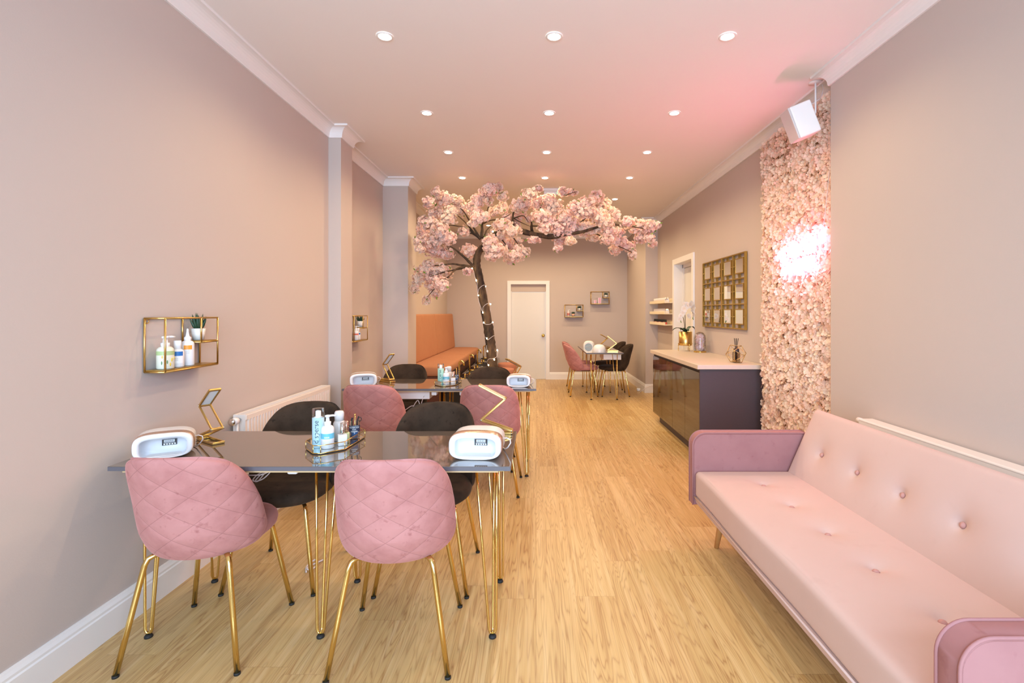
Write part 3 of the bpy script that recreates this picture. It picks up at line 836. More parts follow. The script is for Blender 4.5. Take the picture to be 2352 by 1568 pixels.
def product_set(P, where, yaw, teal):
    # tall clear bottle of pale blue liquid with sideways lettering
    t = thing('tall_bottle', 'tall bottle of pale blue liquid with sideways lettering, on the tray of the %s' % where, 'bottle', P(-0.046, -0.085), yaw, 'products on the trays')
    r, h = 0.0265, 0.178
    MB().lathe([(0, 0), (r * .96, 0), (r, .002), (r, h * .775), (0, h * .775)], 32).build('body', teal, t)
    MB().lathe([(0, h * .775), (r * .9, h * .775), (r * .45, h * .80), (r * .45, h * .94), (0, h * .94)], 24).build('nozzle', M_WHITE, t)
    MB().lathe([(r, h * .78), (r, h * .985), (r * .96, h), (0, h)], 32, cap=False).build('cap', M_GLASS, t)
    L = MB(); wrap_text(L, 'd sperse', 0.031, r, h * 0.42, PI / 2, -PI / 2 - 0.20)
    L.build('lettering', M_INK, t)
    L = MB()
    for k in range(8): L.box(*[0.0, 0.0][:0] or (r * math.cos(-PI / 2 + 0.32) - .0008, r * math.cos(-PI / 2 + 0.32) + .0008, r * math.sin(-PI / 2 + 0.32) - .0012, r * math.sin(-PI / 2 + 0.32) + .0002, h * .17 + k * .005, h * .17 + k * .005 + .002))
    L.build('dotted_line', M_INK, t)
    # white pump bottle with pale blue band
    t = pump_bottle('white pump bottle with pale blue band on the tray of the %s' % where, P(0.004, -0.095), 0.0285, 0.152, M_WHITE, M_WHITE, 'products on the trays', rz=yaw + 0.1)
    cyl_label(t, 0.0285, 0.046, 0.070, plain('pale_blue_band', (112, 190, 212), 0.4, var=.02))
    L = MB(); print_bars(L, 0.0285, 0.054, 0.022, .004, -PI / 2 - 0.1, 9); print_bars(L, 0.0285, 0.050, 0.022, .0014, -PI / 2 - 0.1, 1); L.build('fine_print', M_WINK, t)
    # frosted clear bottle at the back
    t = thing('spray_bottle', 'frosted clear bottle with rounded cap behind the white bottle, on the %s' % where, 'bottle', P(-0.004, 0.035), yaw, 'products on the trays')
    MB().lathe([(0, 0), (.026, 0), (.028, .003), (.028, .085), (.020, .100), (0, .100)], 28).build('body', plain('frosted_clear', (214, 206, 202), 0.25, var=.02), t)
    MB().lathe([(.0215, .096), (.0225, .134), (.018, .143), (0, .145)], 28).build('cap', plain('frosted_cap', (226, 220, 218), 0.3, var=.02), t)
    # square white bottle with chrome cap
    t = thing('square_bottle', 'small square white bottle with tall chrome cap on the tray of the %s' % where, 'bottle', P(0.052, -0.050), yaw + 0.25, 'products on the trays')
    MB().box(-.020, .020, -.014, .014, 0, .052, .003).build('body', M_WHITE, t)
    MB().lathe([(.0075, .052), (.0085, .054), (.0085, .106), (0, .107)], 20).build('cap', M_CHROME, t)
    t = thing('square_bottle', 'small white bottle with pale cap behind the chrome capped one, on the %s' % where, 'bottle', P(0.050, -0.005), yaw, 'products on the trays')
    MB().box(-.014, .014, -.012, .012, 0, .050, .003).build('body', plain('lime_label', (216, 222, 160), 0.4, var=.05), t)
    MB().lathe([(.0075, .050), (.008, .104), (0, .105)], 18).build('cap', plain('copper_cap', (206, 168, 150), 0.2, 0.8, var=.05), t)
    # disinfectant jar with tools
    t = thing('disinfectant_jar', 'glass jar of blue disinfectant holding tools, on the tray of the %s' % where, 'jar', P(0.050, 0.085), yaw, 'products on the trays')
    MB().lathe([(.0235, .002), (.0255, .006), (.0255, .088), (.0262, .090)], 28, cap=False).build('glass', M_GLASS, t)
    MB().lathe([(0, .003), (.0225, .003), (.0242, .007), (.0242, .058), (0, .058)], 28).build('liquid', plain('blue_disinfectant', (28, 84, 140), 0.1, var=.05), t)
    cyl_label(t, .0260, .034, .066, plain('navy_label', (38, 50, 76), 0.5, var=.03), 'label_band', .42)
    L = MB(); wrap_text(L, 'BARBICIDE', 0.0102, .0266, 0.0565); print_bars(L, .0262, .047, .018, .0034, -PI / 2, 7); print_bars(L, .0262, .039, .032, .0030, -PI / 2, 13); print_bars(L, .0262, .0645, .042, .0008, -PI / 2, 1); print_bars(L, .0262, .0350, .042, .0008, -PI / 2, 1)
    L.build('lettering', M_WINK, t)
    MB().tube([(.002, 0, .012), (.002, -.004, .112)], .0032, 8).sphere((.002, -.004, .116), .0055, 10).build('brush', M_GOLDS, t)
    MB().tube([(-.012, .004, .010), (-.014, .004, .088), (-.010, .004, .100)], .0042, 8).build('nipper', M_RUBBER, t)
    s_ = MB().tube([(.010, .004, .010), (.012, .003, .080), (.019, .002, .106)], .0034, 8)
    s_.tube([(.024 + .008 * math.cos(a), .0, .092 + .010 * math.sin(a)) for a in [2 * PI * k / 16 for k in range(16)]], .0018, 6, closed=True)
    s_.build('scissors', M_RUBBER, t)
P1 = set_tray(None, 'octagonal mirrored tray with gold edges holding bottles on the near table', (-0.955, 2.355, TZ), R_(-4), 'near table')
product_set(P1, 'near table', R_(16), M_LIGHTB)
P2 = set_tray(None, 'octagonal mirrored tray with gold edges holding bottles on the second table', (-0.775, 4.345, TZ), R_(-4), 'second table')
product_set(P2, 'second table', R_(9), plain('pale_teal_liquid', (160, 208, 196), 0.2, var=.02))

# ================================================================== WIRE WALL SHELVES
def wall_shelf(lab, loc, rz, L=0.375, D=0.102, H=0.25):
    t = thing('wall_shelf', lab, 'wall shelf', loc, rz, 'gold wire wall shelves')
    r = 0.0045; mb = MB(); sx = L * 0.655; sz = H * 0.50
    def bar(a, b): mb.tube([a, b], r, 8)
    y0, y1 = -0.006, -D
    for y in (y0, y1):
        bar((0, y, 0), (L, y, 0)); bar((0, y, H), (L, y, H)); bar((0, y, 0), (0, y, H)); bar((L, y, 0), (L, y, H))
        bar((sx, y, sz), (sx, y, H)); bar((sx, y, sz), (L, y, sz))
    for x, z in ((0, 0), (0, H), (L, 0), (L, H), (sx, sz), (L, sz)): bar((x, y0, z), (x, y1, z))
    mb.tube([(0.016 + .010 * math.cos(a), y0, H - .014 + .010 * math.sin(a)) for a in [2 * PI * k / 16 for k in range(16)]], .0022, 6, closed=True)
    mb.build('wire_frame', M_GOLDS, t)
    b = MB()
    b.box(0.002, L - 0.002, y1 + .002, y0 - .002, 0.001, 0.009)
    b.build('bottom_board', M_AGED, t)
    MB().box(sx, L - 0.002, y1 + .002, y0 - .002, sz + .001, sz + .008).build('compartment_board', M_AGED, t)
    return t
S1 = (XL, 2.278, 1.10); S2 = (-1.855, 4.735, 1.095); S3 = (0.587, YB, 1.287); S4 = (1.123, YB, 1.555)
wall_shelf('gold wire wall shelf with three bottles and a potted plant, nearest on the left wall', S1, PI / 2)
wall_shelf('gold wire wall shelf half hidden behind the left pillar', S2, PI / 2)
wall_shelf('gold wire wall shelf on the back wall, lower left one by the door', S3, 0)
wall_shelf('gold wire wall shelf on the back wall, upper right one', S4, 0)
def on_shelf(S, rz, x, y, z):
    M = Matrix.Translation(S) @ Matrix.Rotation(rz, 4, 'Z'); v = M @ Vector((x, y, z)); return (v.x, v.y, v.z)
def plant_pot(lab, loc, r=0.030, h=0.062, leafh=0.06, pot=None, n=14, name='potted_succulent', spread=0.6):
    t = thing(name, lab, 'plant', loc, rnd.random() * 6, 'small potted plants on the wall shelves')
    MB().lathe([(0, 0), (r * .76, 0), (r, h), (r * .9, h), (r * .86, h * .88), (0, h * .88)], 28).build('pot', pot or M_CERAM, t)
    mb = MB()
    for k in range(n):
        a = 2.4 * k; ti = spread * (0.25 + 0.75 * (k / n)); hh = leafh * (1.1 - .35 * k / n)
        d = Vector((math.cos(a) * math.sin(ti), math.sin(a) * math.sin(ti), math.cos(ti)))
        s_ = Vector((-math.sin(a), math.cos(a), 0)); w_ = r * .26
        o_ = Vector((0, 0, h * .86)) + Vector((math.cos(a), math.sin(a), 0)) * r * .25
        mb.tube([o_, o_ + d * hh * .4 , o_ + d * hh * .8 + Vector((0, 0, hh * .05)), o_ + d * hh + Vector((0, 0, hh * .1))], w_, 6, rs=[w_ * .7, w_, w_ * .55, w_ * .06])
    mb.build('leaves', M_DLEAF, t)
    return t
Z0 = 0.0095
g = 'toiletry bottles on the left wall shelf'
b = pump_bottle('pump bottle with green and lemon label on the near wall shelf', on_shelf(S1, PI / 2, 0.066, -0.053, Z0), 0.0355, 0.156, plain('cream_lotion', (236, 232, 212), 0.3, var=.02), M_WHITE, g, rz=R_(70))
cyl_label(b, 0.0355, 0.066, 0.085, plain('pale_green_label', (182, 200, 142), 0.5, var=.03))
sp = MB()
for (da, z, rr) in ((-0.3, 0.058, .0075), (0.8, 0.044, .009), (0.6, 0.022, .009), (1.2, 0.05, .007)):
    a = R_(-70 - 55) + da; c = Vector((.0357 * math.cos(a), .0357 * math.sin(a), z)); sp.sphere(c, rr, 12, sc=(0.35, 0.35, 1))
sp.build('lemon_print', plain('lemon_yellow', (240, 200, 70), 0.5, var=.08), b)
lf = MB()
for (da, z) in ((-0.35, 0.030), (0.25, 0.034)):
    a = R_(-125) + da; c = Vector((.0360 * math.cos(a), .0360 * math.sin(a), z)); lf.sphere(c, .010, 10, sc=(0.25, 0.25, 0.9))
lf.build('leaf_print', plain('print_green', (96, 142, 90), 0.5), b)
b = pump_bottle('white bottle with blue label on the near wall shelf', on_shelf(S1, PI / 2, 0.143, -0.055, Z0), 0.028, 0.130, M_WHITE, M_WHITE, g, kind='flip', name='flip_bottle')
cyl_label(b, 0.028, 0.056, 0.077, plain('blue_label', (36, 112, 184), 0.45, var=.03), frac=.36, a0=R_(-70)); cyl_label(b, 0.028, .020, .054, M_WINK, 'paper_label', .36, R_(-70))
L = MB()
for k, z in enumerate((.044, .040, .034)): print_bars(L, .0286, z, .014, .0012, R_(-62), 3)
L.build('lettering', plain('grey_print', (150, 150, 160), .6), b)
b = pump_bottle('white nozzle bottle with orange label on the near wall shelf', on_shelf(S1, PI / 2, 0.216, -0.053, Z0), 0.029, 0.186, M_WHITE, M_WHITE, g, kind='nozzle', name='nozzle_bottle')
cyl_label(b, 0.029, 0.082, 0.103, plain('orange_label', (238, 152, 44), 0.45, var=.03), frac=.20, a0=R_(-52))
L = MB()
for k, z in enumerate((.079, .074, .069, .063)): print_bars(L, .0293, z, .014, .0012, R_(-52), 3)
L.build('lettering', plain('grey_print_b', (150, 150, 160), .6), b)
plant_pot('dark green spiky succulent in white pot, near left wall shelf', on_shelf(S1, PI / 2, 0.300, -0.050, 0.125 + Z0), r=0.033, h=0.060, leafh=0.075)
plant_pot('bushy succulent in white pot on the shelf behind the pillar', on_shelf(S2, PI / 2, 0.310, -0.050, 0.125 + Z0), r=0.030, h=0.062, leafh=0.058, n=20, spread=1.0)
b = pump_bottle('white bottle with blue label on the shelf behind the pillar', on_shelf(S2, PI / 2, 0.235, -0.055, Z0), 0.0245, 0.118, M_WHITE, M_WHITE, 'bottles on the shelf behind the pillar', kind='flip', name='flip_bottle')
cyl_label(b, 0.0245, 0.052, 0.070, plain('blue_label_b', (36, 112, 184), 0.45), frac=.45)
b = pump_bottle('white pump bottle with red printed label, mostly hidden behind the pillar', on_shelf(S2, PI / 2, 0.165, -0.060, Z0), 0.027, 0.140, M_WHITE, M_WHITE, 'bottles on the shelf behind the pillar')
cyl_label(b, 0.027, 0.05, 0.066, plain('red_label', (224, 110, 90), 0.45), frac=.45)
b = pump_bottle('pump bottle with red and white label, lower back wall shelf', on_shelf(S3, 0, 0.075, -0.05, Z0), 0.027, 0.150, plain('blush_lotion', (236, 206, 196), .3), M_WHITE, 'items on the lower back wall shelf')
cyl_label(b, 0.027, 0.03, 0.07, plain('coral_label', (206, 118, 104), 0.45, var=.4, vscale=70))
plant_pot('green plant in blush square pot, lower back wall shelf', on_shelf(S3, 0, 0.175, -0.05, Z0), r=0.032, h=0.060, leafh=0.045, pot=plain('blush_pot', (218, 172, 148), .5), n=24, spread=1.1)
plant_pot('dark round plant in white pot, compartment of the lower back wall shelf', on_shelf(S3, 0, 0.302, -0.05, 0.125 + Z0), r=0.026, h=0.050, leafh=0.055, n=24, spread=1.3)
for lab, x, wd, hh in (('small pink and white box on the upper back wall shelf', 0.085, .058, .068), ('tall pink and white box on the upper back wall shelf', 0.178, .066, .118)):
    t = thing('product_box', lab, 'box', on_shelf(S4, 0, x, -0.05, Z0), 0, 'boxes on the upper back wall shelf')
    MB().box(-wd / 2, wd / 2, -.025, .025, 0, hh, .002).build('carton', plain('pale_pink_carton', (236, 206, 214), .35, var=.05), t)
    MB().box(-wd / 2 + .02, wd / 2 - .012, -.0256, -.0250, .004, hh - .004).build('panel_print', plain('pink_panel', (226, 160, 178), .4, var=.1), t)
plant_pot('dark round plant in white pot, upper back wall shelf', on_shelf(S4, 0, 0.312, -0.05, 0.125 + Z0), r=0.027, h=0.055, leafh=0.05, n=24, spread=1.3)
# ================================================================== SOFA
def rbox(size, r, res, edge=4, fn=None, c=(0, 0, 0), M=None, mb=None, mi=0):
    """rounded box with a dense even surface; fn(p, n) may move points"""
    hx = [s / 2 for s in size]
    def axis(h, n):
        inner = h - r
        a = [-h + r * (1 - math.cos(PI / 2 * i / edge)) for i in range(edge)]
        m = [-inner + 2 * inner * i / n for i in range(n + 1)]
        return a + m + [-x for x in a[::-1]]
    ax = [axis(hx[i], res[i]) for i in range(3)]
    key = {}; vs = []; fs = []
    def vid(p):
        k = tuple(round(x, 5) for x in p)
        if k not in key:
            inn = Vector([max(-hx[i] + r, min(hx[i] - r, p[i])) for i in range(3)])
            d = Vector(p) - inn
            nrm = d.normalized() if d.length > 1e-9 else Vector((0, 0, 1))
            q = inn + nrm * r
            if fn: q = fn(q, nrm)
            key[k] = len(vs); vs.append(q + Vector(c))
        return key[k]
    for d in range(3):
        u, v = [(1, 2), (2, 0), (0, 1)][d]
        for sgn in (-1, 1):
            for i in range(len(ax[u]) - 1):
                for j in range(len(ax[v]) - 1):
                    q = []
                    for (a, b) in ((i, j), (i + 1, j), (i + 1, j + 1), (i, j + 1)):
                        p = [0, 0, 0]; p[d] = sgn * hx[d]; p[u] = ax[u][a]; p[v] = ax[v][b]; q.append(vid(p))
                    if len(set(q)) == 4: fs.append(q if sgn > 0 else q[::-1])
    mb = mb or MB()
    return mb.add(vs, fs, mi, True, M)
def dimple(px, py, qx, qy, depth, rad):
    d2 = (px - qx) ** 2 + (py - qy) ** 2
    return depth * (math.exp(-d2 / (rad * 0.30) ** 2) * 0.55 + math.exp(-d2 / rad ** 2) * 0.45)
sofa = thing('sofa', 'long blush pink velvet button-tufted sofa along the right wall', 'sofa', (0.93, 2.99, 0))
# local frame: x from the front edge to the wall, y towards the camera is negative
SY0, SY1 = -1.85, -0.09                                             # seat between the arms
BTN = [-0.31 - 0.295 * k for k in range(6)]
SX = 0.66
def seat_fn(q, n):
    x, y, z = q
    if n.z > 0.3:
        cx, cy = x + SX / 2, y + (SY0 + SY1) / 2
        puff = 0.010 * (1 - (x / (SX / 2)) ** 4) * (1 - (y / 0.88) ** 8)
        z += puff * n.z
        for b in BTN: z -= dimple(cx, cy, 0.31, b, 0.030, 0.070) * n.z
    if n.x < -0.3: x -= 0.005 * math.sin(y * 7) * 0.6 - 0.004
    return Vector((x, y, z))
rbox((SX, SY1 - SY0, 0.152), 0.024, (44, 120, 5), fn=seat_fn, c=(SX / 2, (SY0 + SY1) / 2, 0.369)).build('seat_cushion', M_SOFA, sofa)
rl = MB()
rl.rloop([[(0.004, y, 0.292), (0.62, y, 0.292), (0.62, y, 0.236), (0.030, y, 0.236), (0.012, y, 0.258)] for y in (SY0, SY1)], smooth=False)
rail = rl.build('base_rail', M_SOFA, sofa)
MB().tube([(0.003, SY0, 0.292), (0.003, (SY0 + SY1) / 2, 0.290), (0.003, SY1, 0.292)], 0.0045, 8).build('piping', M_SOFA, rail)
# leaning back
th = math.atan2(0.175, 0.40); BH = 0.455; BT = 0.13
MBk = Matrix.Translation((0.525, 0, 0.40)) @ Matrix.Rotation(th, 4, 'Y')
def back_fn(q, n):
    x, y, z = q
    if n.x < -0.3:
        x -= 0.010 * (1 - (z / (BH / 2)) ** 4) * (1 - (y / 0.88) ** 10) * -n.x
        for b in BTN: x += dimple(z + BH / 2, y + (SY0 + SY1) / 2, 0.225, b, 0.030, 0.075) * -n.x
    return Vector((x, y, z))
rbox((BT, SY1 - SY0 - 0.004, BH), 0.026, (4, 120, 34), fn=back_fn, c=(BT / 2, (SY0 + SY1) / 2, BH / 2), M=MBk).build('back_cushion', M_SOFA, sofa)
for b in BTN:
    MB().lathe([(0, -0.004), (0.010, -0.004), (0.0125, 0.001), (0.009, 0.006), (0, 0.008)], 18, M=Matrix.Translation((0.31, b, 0.4310))).build('button', M_BTN, sofa)
    MB().lathe([(0, -0.004), (0.010, -0.004), (0.0125, 0.001), (0.009, 0.006), (0, 0.008)], 18, M=MBk @ Matrix.Translation((0.013, b, 0.225)) @ Matrix.Rotation(-PI / 2, 4, 'Y')).build('button', M_BTN, sofa)
# arms: rounded slabs with piped edges and a recessed side panel
def arm_outline(x0, x1, z0, z1, rf, rb, n=10):
    pts = [(x0, z0), ]
    pts += [(x0 + rf - rf * math.cos(PI / 2 * i / n), z1 - rf + rf * math.sin(PI / 2 * i / n)) for i in range(n + 1)]
    pts += [(x1 - rb + rb * math.sin(PI / 2 * i / n), z1 - rb + rb * math.cos(PI / 2 * i / n)) for i in range(n + 1)]
    pts += [(x1, z0)]
    return pts
for (ya, yb) in ((-0.09, -0.02), (-1.92, -1.85)):
    A = arm_outline(-0.006, 0.70, 0.244, 0.667, 0.075, 0.05)
    cx, czz = 0.347, 0.45
    def sc(p, k): return (cx + (p[0] - cx) * (1 - k / 0.353), czz + (p[1] - czz) * (1 - k / 0.216))
    loops = [[(p[0], ya + 0.006, p[1]) for p in [sc(q, 0.010) for q in A]], [(p[0], ya, p[1]) for p in [sc(q, 0.004) for q in A]], [(p[0], ya + 0.006, p[1]) for p in A],
             [(p[0], yb - 0.006, p[1]) for p in A], [(p[0], yb, p[1]) for p in [sc(q, 0.004) for q in A]], [(p[0], yb - 0.006, p[1]) for p in [sc(q, 0.010) for q in A]]]
    arm = MB().rloop(loops, smooth=True).build('arm', M_SOFAD, sofa, auto=35)
    pp = MB()
    for y in (ya + 0.003, yb - 0.003): pp.tube([(p[0], y, p[1]) for p in A], 0.0042, 8)
    pp.build('piping', M_SOFAD, arm)
for (x, y, dx, dy) in ((0.16, -0.13, -0.035, 0.02), (0.16, -1.80, -0.035, -0.02), (0.58, -0.07, 0.03, 0.02), (0.58, -1.86, 0.03, -0.02)):
    MB().tube([(x, y, 0.24), (x + dx, y + dy, 0.0)], 0.02, 14, rs=[0.024, 0.013]).build('leg', M_WOOD, sofa)

# ================================================================== RADIATORS
def radiator(lab, loc, rz, L, z0, z1, D=0.095, top=False):
    """local x along the wall, front at -y"""
    t = thing('radiator', lab, 'radiator', loc, rz, 'white panel radiators')
    mb = MB(); n = int(L / 0.0333); pts = []
    for i in range(n):
        x = 0.012 + (L - 0.024) * i / n; w = (L - 0.024) / n
        pts += [(x, -D + .008), (x + w * .30, -D + .008), (x + w * .42, -D), (x + w * .88, -D), (x + w, -D + .008)]
    pts = [(0.0, -D + .006)] + pts + [(L, -D + .006), (L, -D + .018), (0, -D + .018)]
    mb.prism(pts, z0, z1 - 0.03)
    mb.box(0.002, L - .002, -D + .001, -D + .018, z1 - .035, z1 - .004, .003)
    mb.build('front_panel', M_RAD, t)
    MB().box(0.006, L - .006, -0.035, -0.022, z0, z1 - .01).build('rear_panel', M_RAD, t)
    s = MB(); s.box(-.003, .0025, -D + .005, -0.017, z0 + .01, z1 - .0008); s.box(L - .0025, L + .003, -D + .005, -0.017, z0 + .01, z1 - .0008); s.build('side_cover', M_RAD, t)
    gr = MB()
    gr.box(.003, L - .003, -D + .0035, -D + .016, z1 - .006, z1); gr.box(.003, L - .003, -0.030, -0.0175, z1 - .006, z1)
    k = 0 if top else int(L / 0.018)
    if top: gr.box(0, L, -D, -0.010, z1 - .012, z1 + .003, .006)
    for i in range(k): x = .004 + (L - .008) * i / k; gr.box(x, x + .009, -D + .012, -0.026, z1 - .005, z1 - .001)
    gr.build('top_grille', M_RAD, t)
    b = MB(); b.box(.15, .19, -0.024, -0.0005, z0 + .1, z1 - .1); b.box(L - .19, L - .15, -0.024, -0.0005, z0 + .1, z1 - .1); b.build('wall_bracket', M_RAD, t)
    return t
rd = radiator('white ribbed panel radiator on the left wall behind the near table', (XL, 2.93, 0), PI / 2, 1.20, 0.17, 0.77)
v = MB(); v.tube([(-0.001, -0.055, 0.74), (-0.030, -0.055, 0.74)], .010, 12); v.build('valve_stem', M_CHROME, rd)
v = MB(); v.tube([(-0.030, -0.055, 0.74), (-0.034, -0.055, 0.74), (-0.075, -0.055, 0.74)], .022, 18, rs=[.016, .021, .019]); vh = v.build('thermostatic_valve', M_WHITE, rd)
MB().tube([(-0.075, -0.055, 0.74), (-0.083, -0.055, 0.74)], .0205, 18).build('valve_ring', M_CHROME, vh)
MB().tube([(-0.026, -0.055, 0.74), (-0.026, -0.055, 0.003)], .0075, 10).build('pipe', M_TRIM, rd)
rr = radiator('white panel radiator on the right wall behind the sofa', (XR1, 2.88, 0), -PI / 2, 1.95, 0.20, 0.755, top=True)
v = MB(); v.tube([(-0.001, -0.055, 0.735), (-0.03, -0.055, 0.735), (-0.06, -0.055, 0.737)], .018, 14, rs=[.010, .018, .016]); v.build('thermostatic_valve', M_WHITE, rr)

# ================================================================== SIDEBOARD WITH GLOSS DOORS
CY0, CY1 = 4.50, 6.33
sb = thing('base_cabinet', 'long dark gloss base cabinet run against the right wall', 'cabinet', (0, 0, 0))
MB().box(1.525, XR2 - .004, CY0 + .02, CY1 - .02, 0.10, 0.855).build('carcass', M_CABP, sb)
MB().box(1.56, XR2 - .02, CY0 + .02, CY1 - .12, 0.0, 0.10).build('plinth', M_CABP, sb)
MB().box(1.497, XR2 - .004, CY0, CY0 + .019, 0.0, 0.858, .001, seg=1).build('end_panel', M_CABP, sb, 'dark plum matt end panel')
nd = 4; dw = (CY1 - CY0 - .022) / nd
for k in range(nd):
    y0 = CY0 + .021 + dw * k
    MB().box(1.503, 1.524, y0 + .0015, y0 + dw - .0015, 0.105, 0.825, .0015, seg=1).build('door', M_CAB, sb)
MB().box(1.515, 1.525, CY0 + .02, CY1, 0.826, 0.857).build('finger_rail', M_STICK, sb)
wt = tag(MB().box(1.470, XR2 - .002, CY0 - .02, CY1 + .01, 0.860, 0.900, .002, seg=1).build('worktop', M_WORK), 'pale stone-effect worktop on the dark gloss cabinet', 'worktop')
CT = 0.9005
# orchid
orc = thing('potted_orchid', 'white orchid in a brass pot on a wire stand on the worktop', 'plant', (1.865, 6.15, CT), R_(20))
MB().lathe([(0, .068), (.078, .068), (.080, .072), (.080, .240), (.074, .240), (.074, .222), (0, .222)], 40).build('pot', M_GOLDS, orc)
MB().lathe([(0, .218), (.073, .218), (.073, .226), (0, .226)], 24).build('soil', M_BARK, orc)
stn = MB(); stn.tube([(.084 * math.cos(a), .084 * math.sin(a), .092) for a in [2 * PI * k / 32 for k in range(32)]], .004, 8, closed=True)
for k in range(3):
    a = 2 * PI * k / 3 + .5; stn.tube([(.084 * math.cos(a), .084 * math.sin(a), .094), (.084 * math.cos(a), .084 * math.sin(a), 0.0)], .004, 8)
stn.build('stand', M_BRASS, orc)
def strap_leaf(mb, a, L, W, lift, droop, z0):
    n = 10; vs = []; fs = []
    for i in range(n + 1):
        t = i / n; rr = L * t; z = z0 + lift * math.sin(t * PI * .75) - droop * t * t; w = W * math.sin(PI * min(1, .12 + .88 * t)) ** .7 * (1 - .15 * t)
        cx, cy = rr * math.cos(a), rr * math.sin(a); nx, ny = -math.sin(a), math.cos(a)
        vs += [(cx + nx * w, cy + ny * w, z + .008), (cx, cy, z), (cx - nx * w, cy - ny * w, z + .008)]
    for i in range(n):
        for j in range(2): fs.append((i * 3 + j, i * 3 + j + 1, i * 3 + j + 4, i * 3 + j + 3))
    mb.add(vs, fs, 0, True)
for (a, L, W, li, dr) in ((PI * .93, .17, .030, .07, .02), (.05, .15, .034, .085, .02), (-1.9, .12, .028, .06, .03), (1.4, .13, .030, .07, .03)):
    lf = MB(); strap_leaf(lf, a, L, W, li, dr, .222); lf.build('leaf', M_DLEAF, orc)
stem_pts = [[(0, 0, .22), (-.008, -.01, .33), (-.02, -.02, .44), (-.03, -.03, .52), (0.01, -.03, .575), (.055, -.03, .56), (.085, -.03, .50), (.095, -.03, .44)],
            [(0, 0.01, .22), (-.010, .005, .34), (-.035, 0.0, .42), (-.075, -.005, .44), (-.095, -.01, .40)]]
for sp_ in stem_pts: MB().tube(sp_, .0036, 8).build('stem', plain('orchid_stem', (76, 62, 44), .6), orc)
def blossom(mb, c, nrm, size, tint_c, tint_t, petals=5, cup=.25, ring=0.0, wide=.75, rot=None):
    nrm = Vector(nrm).normalized(); a = nrm.orthogonal().normalized(); b = nrm.cross(a); c = Vector(c)
    r0 = rnd.random() * 6.28 if rot is None else rot
    for k in range(petals):
        an = r0 + 2 * PI * k / petals + rnd.uniform(-.12, .12)
        d = a * math.cos(an) + b * math.sin(an); s_ = nrm.cross(d); L = size * rnd.uniform(.88, 1.1); W = L * wide * .5
        up = nrm * (cup * L)
        vs = [c + d * L * .04, c + d * L * .42 + s_ * W * .85 + up * .35, c + d * L * .82 + s_ * W * .95 + up * .8, c + d * L + up * 1.1 + nrm * rnd.uniform(-.1, .1) * L,
              c + d * L * .82 - s_ * W * .95 + up * .8, c + d * L * .42 - s_ * W * .85 + up * .35]
        mb.add(vs, [(0, 1, 2, 3), (0, 3, 4, 5)], 0, True, tint=[tint_c, tint_t, tint_t, tint_t, tint_t, tint_t])
WHT = (0.95, 0.91, 0.88, 1); PKC = (0.90, 0.74, 0.62, 1)
for (x, y, z, sz, nx, nz) in ((-.045, -.04, .53, .042, -.4, .1), (.050, -.045, .575, .050, .2, .0), (.082, -.04, .53, .045, .3, -.2), (.0, -.045, .565, .045, -.1, .3), (-.06, -.035, .475, .035, -.3, .1), (.03, -.03, .435, .034, .1, .2),
                              (.098, -.035, .45, .030, .4, -.2), (-.098, -.02, .395, .034, -.4, -.2), (-.08, -.015, .435, .030, -.4, .2), (-.035, -.03, .585, .030, -.2, .4)):
    fb = MB(); blossom(fb, (x, y, z), (nx, -1, nz), sz * 1.08, PKC, WHT, 5, .12, wide=.95); fb.build('flower', M_PETALW, orc)
for (x, z) in ((.092, .42), (.088, .405), (.096, .395), (-.092, .372), (-.086, .358)):
    MB().sphere((x, -.03, z), .006, 8, sc=(1, 1, 1.4)).build('bud', M_LEAF, orc)
# cloche of pink blossom
clo = thing('glass_cloche', 'glass dome of pink blossom on a brass base, beside the orchid pot', 'ornament', (1.975, 5.93, CT))
MB().lathe([(0, 0), (.074, 0), (.074, .010), (.068, .016), (0, .016)], 36).build('base', M_BRASS, clo)
MB().lathe([(.066, .0165), (.067, .17), (.060, .205), (.042, .230), (.018, .243), (.001, .245)], 36, cap=False).build('glass_dome', M_GLASS, clo)
fb = MB(); PK1 = (0.92, 0.60, 0.62, 1)
for k in range(100):
    a = rnd.random() * 6.28; z = .02 + .19 * rnd.random() ** .9; rr = (.056 - .10 * max(0, z - .14)) * math.sqrt(rnd.random()); rr *= (.55 if .095 < z < .115 else 1)
    tt = rnd.random(); blossom(fb, (rr * math.cos(a), rr * math.sin(a), z), (math.cos(a), math.sin(a), rnd.uniform(-.2, .8)), .020, PK1, (.96, .78 + .12 * tt, .78 + .12 * tt, 1), 5, .3)
o = fb.build('blossom', M_PETAL, clo); o['kind'] = 'stuff'
# reed diffuser in a wire geode
gd = thing('wire_geode', 'gold wire polyhedron ornament around a reed diffuser on the worktop', 'ornament', (1.90, 4.68, CT), R_(12))
bm = bmesh.new(); bmesh.ops.create_icosphere(bm, subdivisions=1, radius=.098)
for vv in bm.verts: vv.co.z = vv.co.z * 0.98
rotm = Matrix.Rotation(.35, 3, 'Y') @ Matrix.Rotation(.5, 3, 'X'); zs = []
for vv in bm.verts: vv.co = rotm @ vv.co
zmin = min(vv.co.z for vv in bm.verts); wire = MB()
for ed in bm.edges:
    a, b = ed.verts[0].co, ed.verts[1].co
    wire.tube([(a.x, a.y, a.z - zmin + .002), (b.x, b.y, b.z - zmin + .002)], .0019, 6)
bm.free(); wire.build('wire_frame', M_GOLDS, gd)
rdf = thing('reed_diffuser', 'clear reed diffuser bottle with dark sticks inside the gold wire geode', 'diffuser', (1.905, 4.685, CT))
MB().box(-.028, .028, -.028, .028, .001, .100, .004).build('bottle', thin_glass('ribbed_smoke_glass', (.62, .56, .50), .12), rdf)
